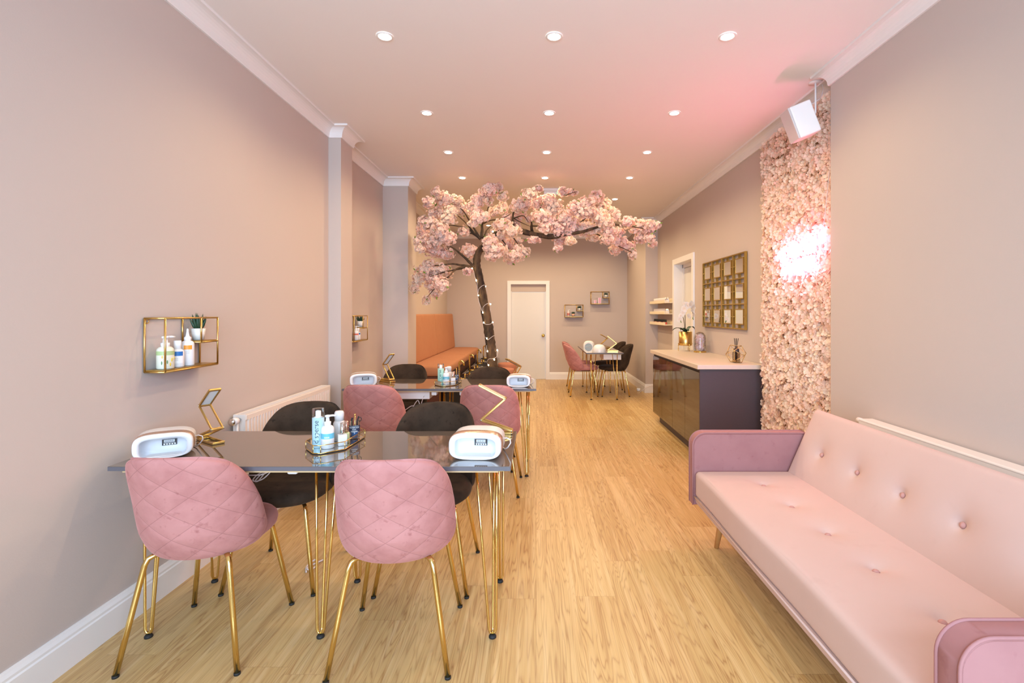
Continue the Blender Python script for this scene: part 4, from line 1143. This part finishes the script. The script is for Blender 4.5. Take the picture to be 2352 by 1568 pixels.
MB().lathe([(0, .100), (.026, .100), (.027, .104), (.027, .132), (.012, .136), (0, .136)], 24).build('collar', M_STICK, rdf)
for k in range(6):
    a = k * 1.05; MB().tube([(.006 * math.cos(a), .006 * math.sin(a), .01), (.007 * math.cos(a), .007 * math.sin(a), .13), (.020 * math.cos(a), .020 * math.sin(a), .232)], .0022, 6).build('reed', M_RUBBER, rdf)

# ================================================================== BRASS LATTICE MIRROR
MX0, MX1 = 4.86, 6.10; MW = MX1 - MX0; MZ0, MZ1 = 1.205, 1.985; MH = MZ1 - MZ0
mr = thing('lattice_mirror', 'brass lattice wall mirror of twelve small panes above the worktop', 'mirror', (XR2, MX1, 0), -PI / 2)
mb = MB(); cw, ch = MW / 4, MH / 3; t_ = .013
for i in range(5):
    x = cw * i; ww = t_ * (1.3 if i in (0, 2, 4) else .8); x = min(max(x, ww / 2 + .001), MW - ww / 2 - .001)
    mb.box(x - ww, x + ww, -.028, -.002, MZ0, MZ1, .002, seg=1) if 0 < i < 4 else mb.box(x - ww / 2, x + ww / 2, -.030, -.002, MZ0, MZ1, .002, seg=1)
for j in range(4):
    z = MZ0 + ch * j; z = min(max(z, MZ0 + .007), MZ1 - .007)
    mb.box(0, MW, -.027, -.003, z - .0065, z + .0065, .002, seg=1)
for i in range(4):
    for j in range(3):
        cx, czz = cw * (i + .5), MZ0 + ch * (j + .5); pw, ph = cw * .33, ch * .31
        for dx in (-.018, .018):
            mb.box(cx + dx - .003, cx + dx + .003, -.022, -.010, czz + ph, czz + ch / 2); mb.box(cx + dx - .003, cx + dx + .003, -.022, -.010, czz - ch / 2, czz - ph)
        mb.box(cx - cw / 2, cx - pw, -.022, -.010, czz - .004, czz + .004); mb.box(cx + pw, cx + cw / 2, -.022, -.010, czz - .004, czz + .004)
mb.build('lattice', M_AGED, mr)
for j in range(3):
    for i in range(4):
        cx, czz = cw * (i + .5), MZ0 + ch * (j + .5); pw, ph = cw * .33, ch * .31; b_ = .011
        pn = MB().box(cx - pw + b_, cx + pw - b_, -.020, -.008, czz - ph + b_, czz + ph - b_, .0005, seg=1).build('mirror_pane', M_MIRROR, mr)
        fr = MB(); fr.box(cx - pw, cx - pw + b_, -.023, -.006, czz - ph, czz + ph, .002, seg=1); fr.box(cx + pw - b_, cx + pw, -.023, -.006, czz - ph, czz + ph, .002, seg=1)
        fr.box(cx - pw + b_, cx + pw - b_, -.023, -.006, czz - ph, czz - ph + b_, .002, seg=1); fr.box(cx - pw + b_, cx + pw - b_, -.023, -.006, czz + ph - b_, czz + ph, .002, seg=1)
        fr.build('pane_frame', M_AGED, pn)

# ================================================================== POLISH LEDGES
LY0, LY1 = 7.46, 8.44; LX0 = 1.945
for nm, z in (('top', 1.535), ('middle', 1.365), ('bottom', 1.195)):
    t = thing('wall_ledge', 'cream picture ledge of nail varnish on the right wall, %s of three' % nm, 'shelf', (0, 0, 0), 0, 'cream polish ledges')
    mb = MB(); mb.box(LX0 + .0122, XR2 - .0135, LY0 + .0005, LY1, z - .012, z, .001, seg=1); mb.build('board', M_SHELFW, t)
    MB().box(LX0, LX0 + .012, LY0, LY1 - (0.0 if nm != 'bottom' else 0.0), z - .012, z + .032, .001, seg=1).build('front_lip', M_SHELFW, t)
    MB().box(XR2 - .013, XR2 - .001, LY0, LY1, z - .012, z + .06, .001, seg=1).build('back_rail', M_SHELFW, t)
VCAP = plain('varnish_white_cap', (226, 212, 206), .3, var=.02); VCHR = M_CHROME; VBLK = M_RUBBER
vc = [plain('varnish_%d' % k, c, .15, var=.05, coat=.4) for k, c in enumerate([(200, 70, 62), (222, 110, 76), (206, 150, 130), (150, 170, 120), (60, 66, 80), (190, 90, 110), (226, 196, 170), (120, 50, 70)])]
VG = plain('varnish_pale_glass', (226, 214, 212), .15, var=.03, coat=.4)
def varnish(capm, colm):
    mb = MB()
    mb.lathe([(0, 0), (.0125, 0), (.0135, .003), (.0135, .030), (.008, .036), (0, .036)], 14, mi=0)
    mb.lathe([(0, .036), (.0075, .036), (.0085, .040), (.0070, .076), (0, .077)], 14, mi=1)
    return mb.build('nail_varnish', [colm, capm])
pale = varnish(VCAP, VG); chro = varnish(VCHR, VG)
darks = [varnish(VBLK, c) for c in vc]
used = set()
def put(proto, x, y, z, lab, grp):
    o = proto if proto.name not in used else None
    if o is None: o = proto.copy(); COL.objects.link(o)
    else: used.add(proto.name)
    o.location = (x, y, z); tag(o, lab, 'nail varnish', grp)
for z, nm in ((1.5355, 'top'), (1.3655, 'middle')):
    for k in range(28):
        y = LY0 + .02 + k * .0335
        put(chro if k < 6 else pale, 2.012, y, z, ('nail varnish bottle with silver cap at the near end of the %s ledge' if k < 6 else 'nail varnish bottle with pale cap in the row on the %s ledge') % nm, 'varnish bottles on the %s ledge' % nm)
cn = ['red', 'orange', 'beige', 'green', 'slate', 'rose', 'cream', 'plum']
for k in range(23):
    i = (0, 3, 1, 6, 2, 5, 7, 4)[k % 8]
    put(darks[i], 2.012, LY0 + .15 + k * .0345, 1.1955, 'black capped nail varnish bottle of %s polish on the bottom ledge' % cn[i], 'varnish bottles on the bottom ledge')
cable('floor_cable', 'white cable looped against the skirting by the right rear pillar', [(1.84, 8.62, .006), (1.80, 8.50, .006), (1.82, 8.42, .05), (1.90, 8.39, .11), (2.0, 8.42, .13), (2.07, 8.40, .12)], .006)
fl = thing('cable_plug', 'small white plug lying on the floor by the right rear skirting', 'plug', (1.80, 8.66, 0))
MB().box(-.03, .03, -.04, .04, 0.0, .05, .014, seg=3).build('body', M_WHITE, fl)
# ================================================================== PEDICURE BENCH AND BASINS
bn = thing('banquette_bench', 'terracotta velvet high backed bench along the left wall behind the tree', 'bench', (0, 0, 0))
BY0, BY1 = 6.40, 10.13; ym = (BY0 + BY1) / 2 + .06
for (a, b) in ((BY0, ym), (ym, BY1)):
    L = b - a
    rbox((0.64, L - .004, 0.125), 0.045, (8, 24, 2), c=(-1.835 + .34, (a + b) / 2, 0.600), fn=lambda q, n: Vector((q.x, q.y, q.z + (.012 * (1 - (q.x / .32) ** 2) if n.z > .4 else 0)))).build('seat_cushion', M_ORANGE, bn)
    MBb = Matrix.Translation((-1.835, (a + b) / 2, 0.665)) @ Matrix.Rotation(-.075, 4, 'Y')
    rbox((0.13, L - .004, 0.69), 0.03, (2, 24, 8), c=(0.105, 0, 0.335), M=MBb).build('back_cushion', M_ORANGE, bn)
MB().box(-1.832, -1.24, BY0 + .01, BY1, 0.0, 0.537).build('base', plain('bench_base_brown', (92, 52, 38), .7), bn)
TAPY = [6.42, 7.41, 8.40, 9.385]
pos = ['nearest the camera', 'second from the camera', 'third from the camera', 'nearest the back wall']
for k, ty in enumerate(TAPY):
    u = thing('pedicure_basin', 'black pedicure basin with a gold swan neck tap, %s' % pos[k], 'basin', (-0.985, ty + .30, 0), 0, 'pedicure basins')
    h = 0.45; ya, yb = -.44, .44; xa, xb = -.20, .23
    mb = MB()
    mb.box(xa, xb, ya, yb, 0, .12); mb.box(xa, xa + .07, ya, yb, .12, h, .006); mb.box(xb - .05, xb, ya, yb, .12, h, .006)
    mb.box(xa + .06, xb - .04, ya, ya + .20, .12, h, .006); mb.box(xa + .06, xb - .04, yb - .06, yb, .12, h, .006)
    mb.build('surround', M_TUB, u)
    bl = MB()
    def rl_(k_, z): return [(.02 + .145 * k_ * c_, .07 + .29 * k_ * s_, z) for c_, s_ in [((abs(math.cos(a)) ** .5) * math.copysign(1, math.cos(a)), (abs(math.sin(a)) ** .5) * math.copysign(1, math.sin(a))) for a in [2 * PI * i / 32 for i in range(32)]]]
    bl.rloop([rl_(1.06, h - .012), rl_(1.0, h - .014), rl_(.92, .25), rl_(.75, .15), rl_(.2, .145)], cap0=False)
    bl.build('bowl', plain('basin_dark_grey', (44, 44, 48), .12, coat=.4), u)
    tp = MB(); bx, by = -.02, -.30
    tp.lathe([(0, 0), (.026, 0), (.026, .008), (.014, .012), (0, .012)], 20, c=(bx, by, h))
    arc = [(bx + .030 - .030 * math.cos(a), by, h + .265 + .030 * math.sin(a)) for a in [PI * i / 10 for i in range(11)]]
    tp.tube([(bx, by, h + .005), (bx, by, h + .12)] + arc + [(bx + .060, by, h + .235)], .0115, 12)
    tap = tp.build('tap', M_BRASS, u)
    hd = MB(); hd.tube([(bx, by, h + .06), (bx + .085, by, h + .06)], .010, 12); hd.tube([(bx + .075, by, h + .045), (bx + .075, by, h + .13)], .0075, 10); hd.sphere((bx + .03, by, h + .06), .016, 12)
    hd.build('tap_handle', M_BRASS, tap)
for k, (px_, py_) in enumerate(((-0.555, 8.40), (-0.545, 9.32))):
    t = thing('round_pouf', ('round dusty rose stool beside the basins, nearer of two', 'round dusty rose stool beside the basins, nearer the back wall')[k], 'stool', (px_, py_, 0), 0, 'round stools by the basins')
    MB().lathe([(0, .30), (.172, .30), (.180, .315), (.180, .405), (.170, .424), (.10, .432), (0, .434)], 40).build('cushion', M_POUF, t)
    MB().lathe([(0, .02), (.168, .02), (.175, .03), (.175, .298), (0, .298)], 40).build('drum', M_POUF, t)
    MB().lathe([(0, 0), (.14, 0), (.14, .02), (0, .02)], 24).build('plinth', M_RUBBER, t)

# ================================================================== BLOSSOM TREE
def zt(x, y): return 920 + x / 3.408, 400 + y / 3.408
TD = 5.78
tree = thing('cherry_tree', 'artificial pink cherry blossom tree with a leaning brown trunk, behind the second table', 'tree', (at(1146, 984, 5.85).x, 5.85, 0))
TO = tree.location.copy()
def loc(v): return Vector(v) - TO
trunk_px = [(1147, 983.5, 5.85, .082), (1145, 960, 5.85, .072), (1140, 905, 5.85, .066), (1132, 852, 5.85, .063), (1127, 796, 5.85, .058), (1121.5, 752, 5.84, .056), (1111, 693, 5.83, .052), (1100.5, 635, 5.82, .046), (1094.5, 605, 5.80, .043), (1098, 582, 5.79, .037), (1108, 566, 5.78, .031)]
def smooth(pts, sub=4):
    out = []
    for i in range(len(pts) - 1):
        a, b, c, d = pts[max(i - 1, 0)], pts[i], pts[i + 1], pts[min(i + 2, len(pts) - 1)]
        for k in range(sub):
            t = k / sub
            out.append([0.5 * (2 * b[j] + (c[j] - a[j]) * t + (2 * a[j] - 5 * b[j] + 4 * c[j] - d[j]) * t * t + (3 * b[j] - a[j] - 3 * c[j] + d[j]) * t ** 3) for j in range(len(b))])
    out.append(list(pts[-1])); return out
def limb(pts, name, n=12, knob=.08, parent=None):
    """pts: world x, y, z, radius"""
    P = smooth(pts, 5); vs = [Vector(p[:3]) - TO for p in P]
    mb = MB(); mb.tube(vs, 0, n, rs=[max(.002, p[3]) for p in P])
    for i, v in enumerate(mb.v):
        ring = i // n
        if ring < len(vs):
            c = vs[ring]; k = 1 + knob * (math.sin(i * 2.1 + ring * .9) + .6 * math.sin(ring * 1.7 + (i % n) * 1.3))
            mb.v[i] = c + (v - c) * k
    return mb.build(name, M_BARK, parent or tree)
limb([(*at(a, b, d), r) for a, b, d, r in trunk_px], 'trunk', 16, .09)
main = [(600, 690, 5.80, .036), (612, 620, 5.79, .034), (655, 560, 5.78, .033), (735, 475, 5.75, .032), (850, 425, 5.72, .032), (930, 438, 5.70, .031), (1030, 468, 5.68, .030), (1190, 488, 5.66, .028), (1345, 462, 5.62, .021), (1430, 448, 5.60, .017), (1600, 400, 5.58, .011), (1740, 400, 5.56, .008), (1900, 425, 5.55, .005)]
limb([(*at(*zt(x, y), d), r) for x, y, d, r in main], 'main_branch', 12, .10)
twigs = [([(575, 725), (500, 650), (430, 590), (390, 565)], .018), ([(570, 725), (480, 712), (400, 702), (265, 716)], .016), ([(565, 728), (470, 730), (420, 755), (375, 805)], .016), ([(560, 728), (440, 745), (330, 770), (230, 800)], .012),
         ([(625, 510), (560, 440), (510, 380), (450, 325)], .014), ([(625, 510), (520, 425), (440, 405), (378, 398)], .012), ([(625, 505), (560, 465), (470, 450), (440, 448)], .012), ([(628, 505), (560, 400), (500, 300), (430, 220)], .012),
         ([(635, 500), (638, 430), (635, 380), (620, 300), (600, 200)], .020), ([(655, 492), (672, 440), (705, 408)], .012), ([(640, 390), (700, 362), (790, 348), (860, 310)], .010), ([(640, 385), (690, 250), (720, 150)], .010),
         ([(1030, 460), (1025, 410), (1027, 365)], .022), ([(880, 425), (878, 370), (880, 320), (900, 240)], .020), ([(1035, 405), (1090, 410), (1145, 448)], .009), ([(885, 345), (960, 325), (1000, 375)], .009), ([(885, 345), (950, 380), (1020, 410)], .007),
         ([(1030, 370), (1080, 300), (1120, 210), (1180, 180)], .012), ([(1200, 485), (1250, 400), (1290, 320), (1380, 250)], .014), ([(1345, 460), (1420, 370), (1500, 280), (1540, 170)], .013), ([(1430, 448), (1540, 470), (1660, 540), (1810, 610)], .011), ([(1600, 400), (1660, 385), (1740, 405)], .008),
         ([(750, 470), (800, 520), (860, 600)], .012), ([(850, 440), (900, 520), (960, 610)], .010), ([(1210, 490), (1240, 520), (1235, 580)], .009), ([(1280, 170), (1330, 150), (1385, 135)], .006), ([(380, 800), (300, 860), (210, 960)], .010), ([(1900, 430), (1950, 490), (1965, 550)], .006), ([(400, 590), (280, 570), (160, 530)], .009), ([(385, 400), (290, 410), (190, 430)], .008), ([(440, 320), (340, 200), (270, 140)], .008)]
for k, (pp_, r) in enumerate(twigs):
    q = rnd.uniform(-.25, .25); n_ = len(pp_)
    limb([(*at(*zt(x, y), TD + (q * (i / (n_ - 1)) ** 1.2)), r * (1 - .65 * i / (n_ - 1))) for i, (x, y) in enumerate(pp_)], 'branch', 8, .08)
blobs = [(285, 145, 45, 40), (335, 195, 80, 52), (430, 215, 62, 56), (470, 275, 62, 52), (220, 222, 46, 40), (285, 305, 75, 45), (205, 375, 75, 52), (178, 440, 55, 45), (372, 350, 70, 42), (305, 430, 75, 52), (152, 530, 48, 42), (262, 520, 95, 62), (380, 495, 62, 52), (262, 592, 95, 52), (350, 622, 70, 42), (152, 580, 36, 28),
         (540, 600, 72, 56), (490, 450, 42, 40), (200, 752, 95, 44), (310, 740, 80, 42), (150, 822, 70, 52), (110, 890, 38, 44), (252, 805, 85, 44), (315, 862, 66, 52), (275, 925, 52, 42), (208, 985, 34, 36), (372, 772, 36, 40),
         (600, 212, 46, 56), (592, 292, 54, 62), (612, 340, 60, 34), (700, 122, 58, 52), (760, 108, 40, 46), (802, 172, 44, 34), (690, 205, 36, 50), (742, 292, 56, 36), (800, 262, 54, 40), (572, 382, 44, 26),
         (930, 250, 70, 52), (1000, 155, 66, 44), (1082, 112, 30, 26), (1040, 225, 85, 52), (1150, 205, 75, 52), (1205, 265, 85, 60), (1105, 335, 80, 52), (1020, 350, 36, 28), (1325, 142, 64, 22), (1268, 140, 36, 34),
         (800, 402, 80, 52), (872, 440, 70, 52), (762, 482, 70, 50), (702, 530, 62, 50), (822, 540, 78, 50), (722, 642, 60, 34), (882, 632, 68, 50), (972, 612, 44, 40), (868, 688, 28, 18), (528, 758, 36, 26), (905, 402, 42, 34), (920, 515, 34, 18), (1045, 512, 52, 22),
         (1290, 332, 88, 60), (1252, 430, 70, 62), (1250, 520, 60, 44), (1230, 580, 34, 24), (1372, 262, 70, 52), (1462, 232, 70, 60), (1540, 172, 52, 42), (1562, 252, 60, 50), (1642, 292, 52, 42), (1692, 320, 26, 44), (1480, 342, 78, 52), (1400, 362, 70, 52), (1472, 432, 70, 52), (1545, 422, 52, 42), (1602, 382, 70, 42),
         (1522, 490, 60, 34), (1622, 512, 68, 34), (1702, 520, 76, 50), (1682, 590, 50, 42), (1782, 562, 60, 42), (1818, 622, 34, 40), (1782, 370, 68, 34), (1852, 420, 78, 50), (1942, 432, 60, 50), (1962, 390, 40, 34), (2012, 400, 22, 24), (1952, 502, 40, 34), (1970, 550, 32, 20), (1882, 500, 50, 42), (1342, 440, 50, 40), (1330, 520, 44, 30), (1480, 300, 60, 40)]
extra = [(760, 590, 70, 46), (840, 592, 70, 42), (700, 585, 60, 36), (930, 590, 56, 36), (862, 352, 66, 38), (935, 330, 56, 34), (1130, 420, 56, 36), (1182, 382, 66, 46), (1182, 300, 56, 40), (1332, 380, 76, 56), (1420, 432, 66, 44), (1560, 332, 66, 56), (1700, 450, 56, 36), (1640, 450, 66, 38), (400, 290, 60, 40), (330, 480, 60, 50),
         (560, 245, 34, 44), (660, 330, 40, 34), (640, 160, 40, 40), (980, 220, 60, 46), (1420, 300, 60, 46), (1600, 225, 40, 34), (1880, 390, 50, 30), (1740, 560, 50, 40), (230, 700, 60, 30), (240, 870, 50, 40), (180, 480, 50, 34), (1310, 470, 50, 40), (850, 660, 50, 34), (940, 640, 40, 34)]
more = {}
for ex in extra:
    more.setdefault(min(range(len(blobs)), key=lambda i: (blobs[i][0] - ex[0]) ** 2 + (blobs[i][1] - ex[1]) ** 2), []).append(ex)
lv = MB()
for bi, (bx, by, rx, ry) in enumerate(blobs):
    q = random.Random(bi * 7 + 3)
    d = TD - .05 + q.uniform(-.28, .28)
    px_, py_ = zt(bx, by)
    dmax = (CEIL_Z - .05 - CAM_H) * F_PX / max(1, VY - (py_ - ry / 3.408)); d = min(d, dmax)
    c = at(px_, py_, d); k_ = d / F_PX / 3.408; ax_ = Vector((rx * k_, (rx + ry) * .5 * k_ * 1.1, ry * k_))
    mb = MB(); n_ = int(20 + rx * ry / 30.0)
    warm = q.uniform(-.04, .04)
    jobs = [(c, ax_)] * n_
    for (ex, ey, erx, ery) in more.get(bi, []):
        jobs += [(at(*zt(ex, ey), d), Vector((erx * k_, (erx + ery) * .55 * k_, ery * k_)))] * int(14 + erx * ery / 34.0)
    for (c0, a0) in jobs:
        v = Vector((q.gauss(0, 1), q.gauss(0, 1), q.gauss(0, 1))).normalized(); rr = q.random() ** .45 * q.uniform(.9, 1.22)
        p = Vector((c0.x + v.x * a0.x * rr, c0.y + v.y * a0.y * rr, c0.z + v.z * a0.z * rr))
        if p.z > CEIL_Z - .012: p.z = CEIL_Z - .012 - q.random() * .03
        nrm = (v + Vector((q.uniform(-.6, .6), q.uniform(-.6, .6), q.uniform(-.6, .6)))).normalized()
        t = q.random(); f_ = min(1, .35 + .65 * t)
        tipc = (.98, .76 + .13 * f_ + warm, .64 + .15 * f_, 1); cen = (.92, .48 + .14 * t, .40 + .12 * t, 1)
        sz = q.uniform(.017, .024)
        pl = p - TO
        blossom(mb, pl, nrm, sz, cen, tipc, 5, .22, wide=.85)
        blossom(mb, pl + nrm * .003, nrm, sz * .72, cen, tipc, 5, .55, wide=.85)
    mb.build('blossom_cluster', M_PETAL, tree)
    for _ in range(q.choice((1, 2, 3))):
        v = Vector((q.gauss(0, 1), -abs(q.gauss(0, 1)), q.gauss(0, 1))).normalized()
        p = Vector((c.x + v.x * ax_.x * .98, c.y + v.y * ax_.y, c.z + v.z * ax_.z * .98)) - TO
        dd = Vector((q.uniform(-1, 1), q.uniform(-.6, .2), q.uniform(-1, .6))).normalized(); ss = dd.orthogonal().normalized(); L = q.uniform(.025, .05)
        lv.add([p, p + dd * L * .35 + ss * L * .22, p + dd * L * .7 + ss * L * .17, p + dd * L, p + dd * L * .7 - ss * L * .17, p + dd * L * .35 - ss * L * .22], [(0, 1, 2, 3), (0, 3, 4, 5)])
lo_ = lv.build('leaves', M_LEAF, tree); lo_['kind'] = 'stuff'
# string of fairy lights wound round the trunk
def z6(x, y): return 930 + x / 6.03, 640 + y / 6.03
wire_px = [(1084, 616, 5.76), z6(988, 25) + (5.78,), z6(1000, 70) + (5.77,), z6(1010, 215) + (5.775,), z6(1025, 140) + (5.77,), z6(1090, 88) + (5.78,), z6(1122, 110) + (5.83,), z6(1135, 200) + (5.90,), z6(1060, 290) + (5.90,), z6(1012, 260) + (5.82,), z6(1075, 460) + (5.775,), z6(1085, 390) + (5.77,), z6(1140, 345) + (5.77,), z6(1188, 350) + (5.83,), z6(1180, 480) + (5.91,), z6(1090, 560) + (5.90,),
           z6(1088, 605) + (5.78,), z6(1130, 632) + (5.765,), z6(1190, 625) + (5.77,), z6(1218, 600) + (5.83,), z6(1225, 720) + (5.92,), z6(1150, 760) + (5.91,), z6(1110, 800) + (5.82,), z6(1135, 825) + (5.775,), z6(1150, 845) + (5.77,), z6(1232, 788) + (5.80,), z6(1240, 830) + (5.92,), z6(1140, 900) + (5.83,), z6(1143, 1003) + (5.775,), z6(1200, 1060) + (5.92,), z6(1280, 988) + (5.85,), z6(1275, 1072) + (5.80,), z6(1225, 1105) + (5.77,), z6(1160, 1112) + (5.79,), z6(1140, 1160) + (5.83,), z6(1157, 1195) + (5.775,)]
sl = thing('fairy_lights', 'string of warm fairy lights wound round the blossom tree trunk', 'string lights', TO)
P = smooth([tuple(at(a, b, d)) for a, b, d in wire_px], 5)
MB().tube([Vector(p) - TO for p in P], .0022, 6).build('wire', M_CABLE, sl)
for (x, y, d) in [z6(*p) + (5.765,) for p in ((988, 25), (1017, 230), (1080, 468), (1092, 608), (1135, 825), (1143, 1003), (1238, 1120), (1157, 1195))] + [z6(*p) + (5.83,) for p in ((1115, 105), (1185, 350), (1215, 602), (1280, 988))] + [zt(560, 738) + (5.75,), zt(593, 830) + (5.765,)]:
    v = at(x, y, d) - TO
    MB().sphere(v, .0075, 10, sc=(1, 1, 1.2)).build('bulb', M_FAIRY, sl)
t = tag(MB().sphere(at(*zt(722, 448), 5.6), .010, 10).build('fairy_bulb', M_FAIRY), 'single glowing fairy bulb among the blossom above the trunk fork', 'light')
t.parent = sl; t.location = -TO; t.name = 'bulb'
for k_ in ('label', 'category'): del t[k_]

# ================================================================== FLOWER WALL AND NEON
FY0, FY1, FZ0, FZ1, FX = 3.315, 4.405, 0.03, 2.885, 2.035
fw = thing('flower_wall', 'floor to ceiling panel of peach and pink silk hydrangea petals on the right wall', 'flower wall', (0, 0, 0))
MB().box(FX + .018, XR2 - .002, FY0, FY1 - .01, 0.0, FZ1 - .01).build('backing', plain('moss_backing', (186, 150, 104), .9, var=.4, vscale=60), fw)
mb = MB(); q = random.Random(5); step = .0245; ny = int((FY1 - FY0) / step); nz = int((FZ1 - FZ0) / step)
for i in range(ny + 1):
    for j in range(nz + 1):
        y = FY0 + i * step + q.uniform(-.012, .012) + (.5 * step if j % 2 else 0); z = FZ0 + j * step + q.uniform(-.012, .012)
        if z > FZ1 + .01: continue
        edge = max(0, (y - (FY1 - .05)) / .05)
        x = FX - q.random() * .024 + .03 * edge ** 2 * q.random()
        nrm = Vector((-1, q.uniform(-1.5, .7) + 1.2 * edge, q.uniform(-.7, .9)))
        t = q.random(); u = q.random()
        tip = (.95, .62 + .15 * t, .47 + .16 * t, 1) if u < .75 else (.94, .80, .62, 1)
        cen = (.90, .70, .54, 1)
        blossom(mb, (x, y, z), nrm, q.uniform(.021, .029), cen, tip, 4, q.uniform(.02, .25), wide=1.0)
o = mb.build('blossom', M_PETALW, fw); o['kind'] = 'stuff'
# neon script: glowing loops of tube standing off the petals
nx_ = FX - .062
def script(y0, y1, z0, z1, loops, amp, tall_first=0, tall_last=0):
    pts = []; n_ = loops * 16
    for i in range(n_ + 1):
        t = i / n_; ph = 2 * PI * loops * t
        A = amp * (1 + tall_first * max(0, 1 - t * loops / 1.3) + tall_last * max(0, 1 - (1 - t) * loops / 1.6))
        y = y0 + (y1 - y0) * t + .022 * math.sin(ph) ; z = z0 + (z1 - z0) * t + A * (.5 - .5 * math.cos(ph)) * (1 if (int(t * loops) % 3) else .7)
        pts.append((nx_ + .004 * math.sin(ph), y, z))
    return pts
nsn = thing('neon_sign', 'glowing pink neon script sign mounted on the flower wall', 'neon sign', (0, 0, 0))
MB().tube(script(4.02, 3.42, 1.80, 1.855, 7, .085, .2, .75), .0065, 8).build('upper_line', M_NEON, nsn)
MB().tube(script(3.96, 3.50, 1.675, 1.700, 6, .075, .2, .2), .0065, 8).build('lower_line', M_NEON, nsn)
pins = MB()
for (y, z) in ((3.98, 1.81), (3.72, 1.83), (3.45, 1.86), (3.92, 1.685), (3.53, 1.70)): pins.tube([(nx_ + .006, y, z), (FX + .02, y, z)], .004, 8)
pins.build('stand_off', M_WHITEM, nsn)
MB().tube([(nx_ + .005, 3.44, 1.86), (nx_ + .02, 3.40, 2.02), (FX - .022, 3.37, 2.4), (FX - .025, 3.36, 2.86)], .0022, 6).build('supply_cable', M_CABLE, nsn)

# ================================================================== SPEAKER
sc_ = at(1838, 281, 3.42)
spk = thing('speaker', 'white tilted loudspeaker hanging from a ceiling bracket by the flower wall', 'speaker', (sc_.x, sc_.y, sc_.z), 0)
Ms = Matrix.Rotation(R_(-21), 4, 'Y') @ Matrix.Rotation(R_(-7), 4, 'Z') @ Matrix.Rotation(R_(0), 4, 'X')
MB().box(-.066, .078, -.075, .075, -.112, .112, .010, M=Ms, seg=3).build('cabinet', M_WHITEM, spk)
MB().box(-.078, -.067, -.073, .073, -.110, .110, .004, M=Ms).build('grille', plain('speaker_grille', (214, 206, 204), .6, bump=.5, bscale=500), spk)
top = at(1873, 190, 3.47) - sc_; top.z = CEIL_Z - sc_.z
br = MB(); br.lathe([(0, -.006), (.045, -.006), (.045, 0), (0, 0)], 24, c=top)
br.tube([top, top + Vector((0, 0, -.20)), top + Vector((0, -.0, -.215)), top + Vector((-.03, -.01, -.245)), top + Vector((-.075, -.02, -.262))], .0065, 10)
br.build('bracket', M_TRIM, spk)
MB().tube([top + Vector((.045, .0, -.004)), top + Vector((.055, 0, -.05)), top + Vector((.04, 0, -.11)), top + Vector((-.02, 0, -.15)), top + Vector((-.055, -.01, -.145))], .0025, 6).build('speaker_cable', M_CABLE, spk)
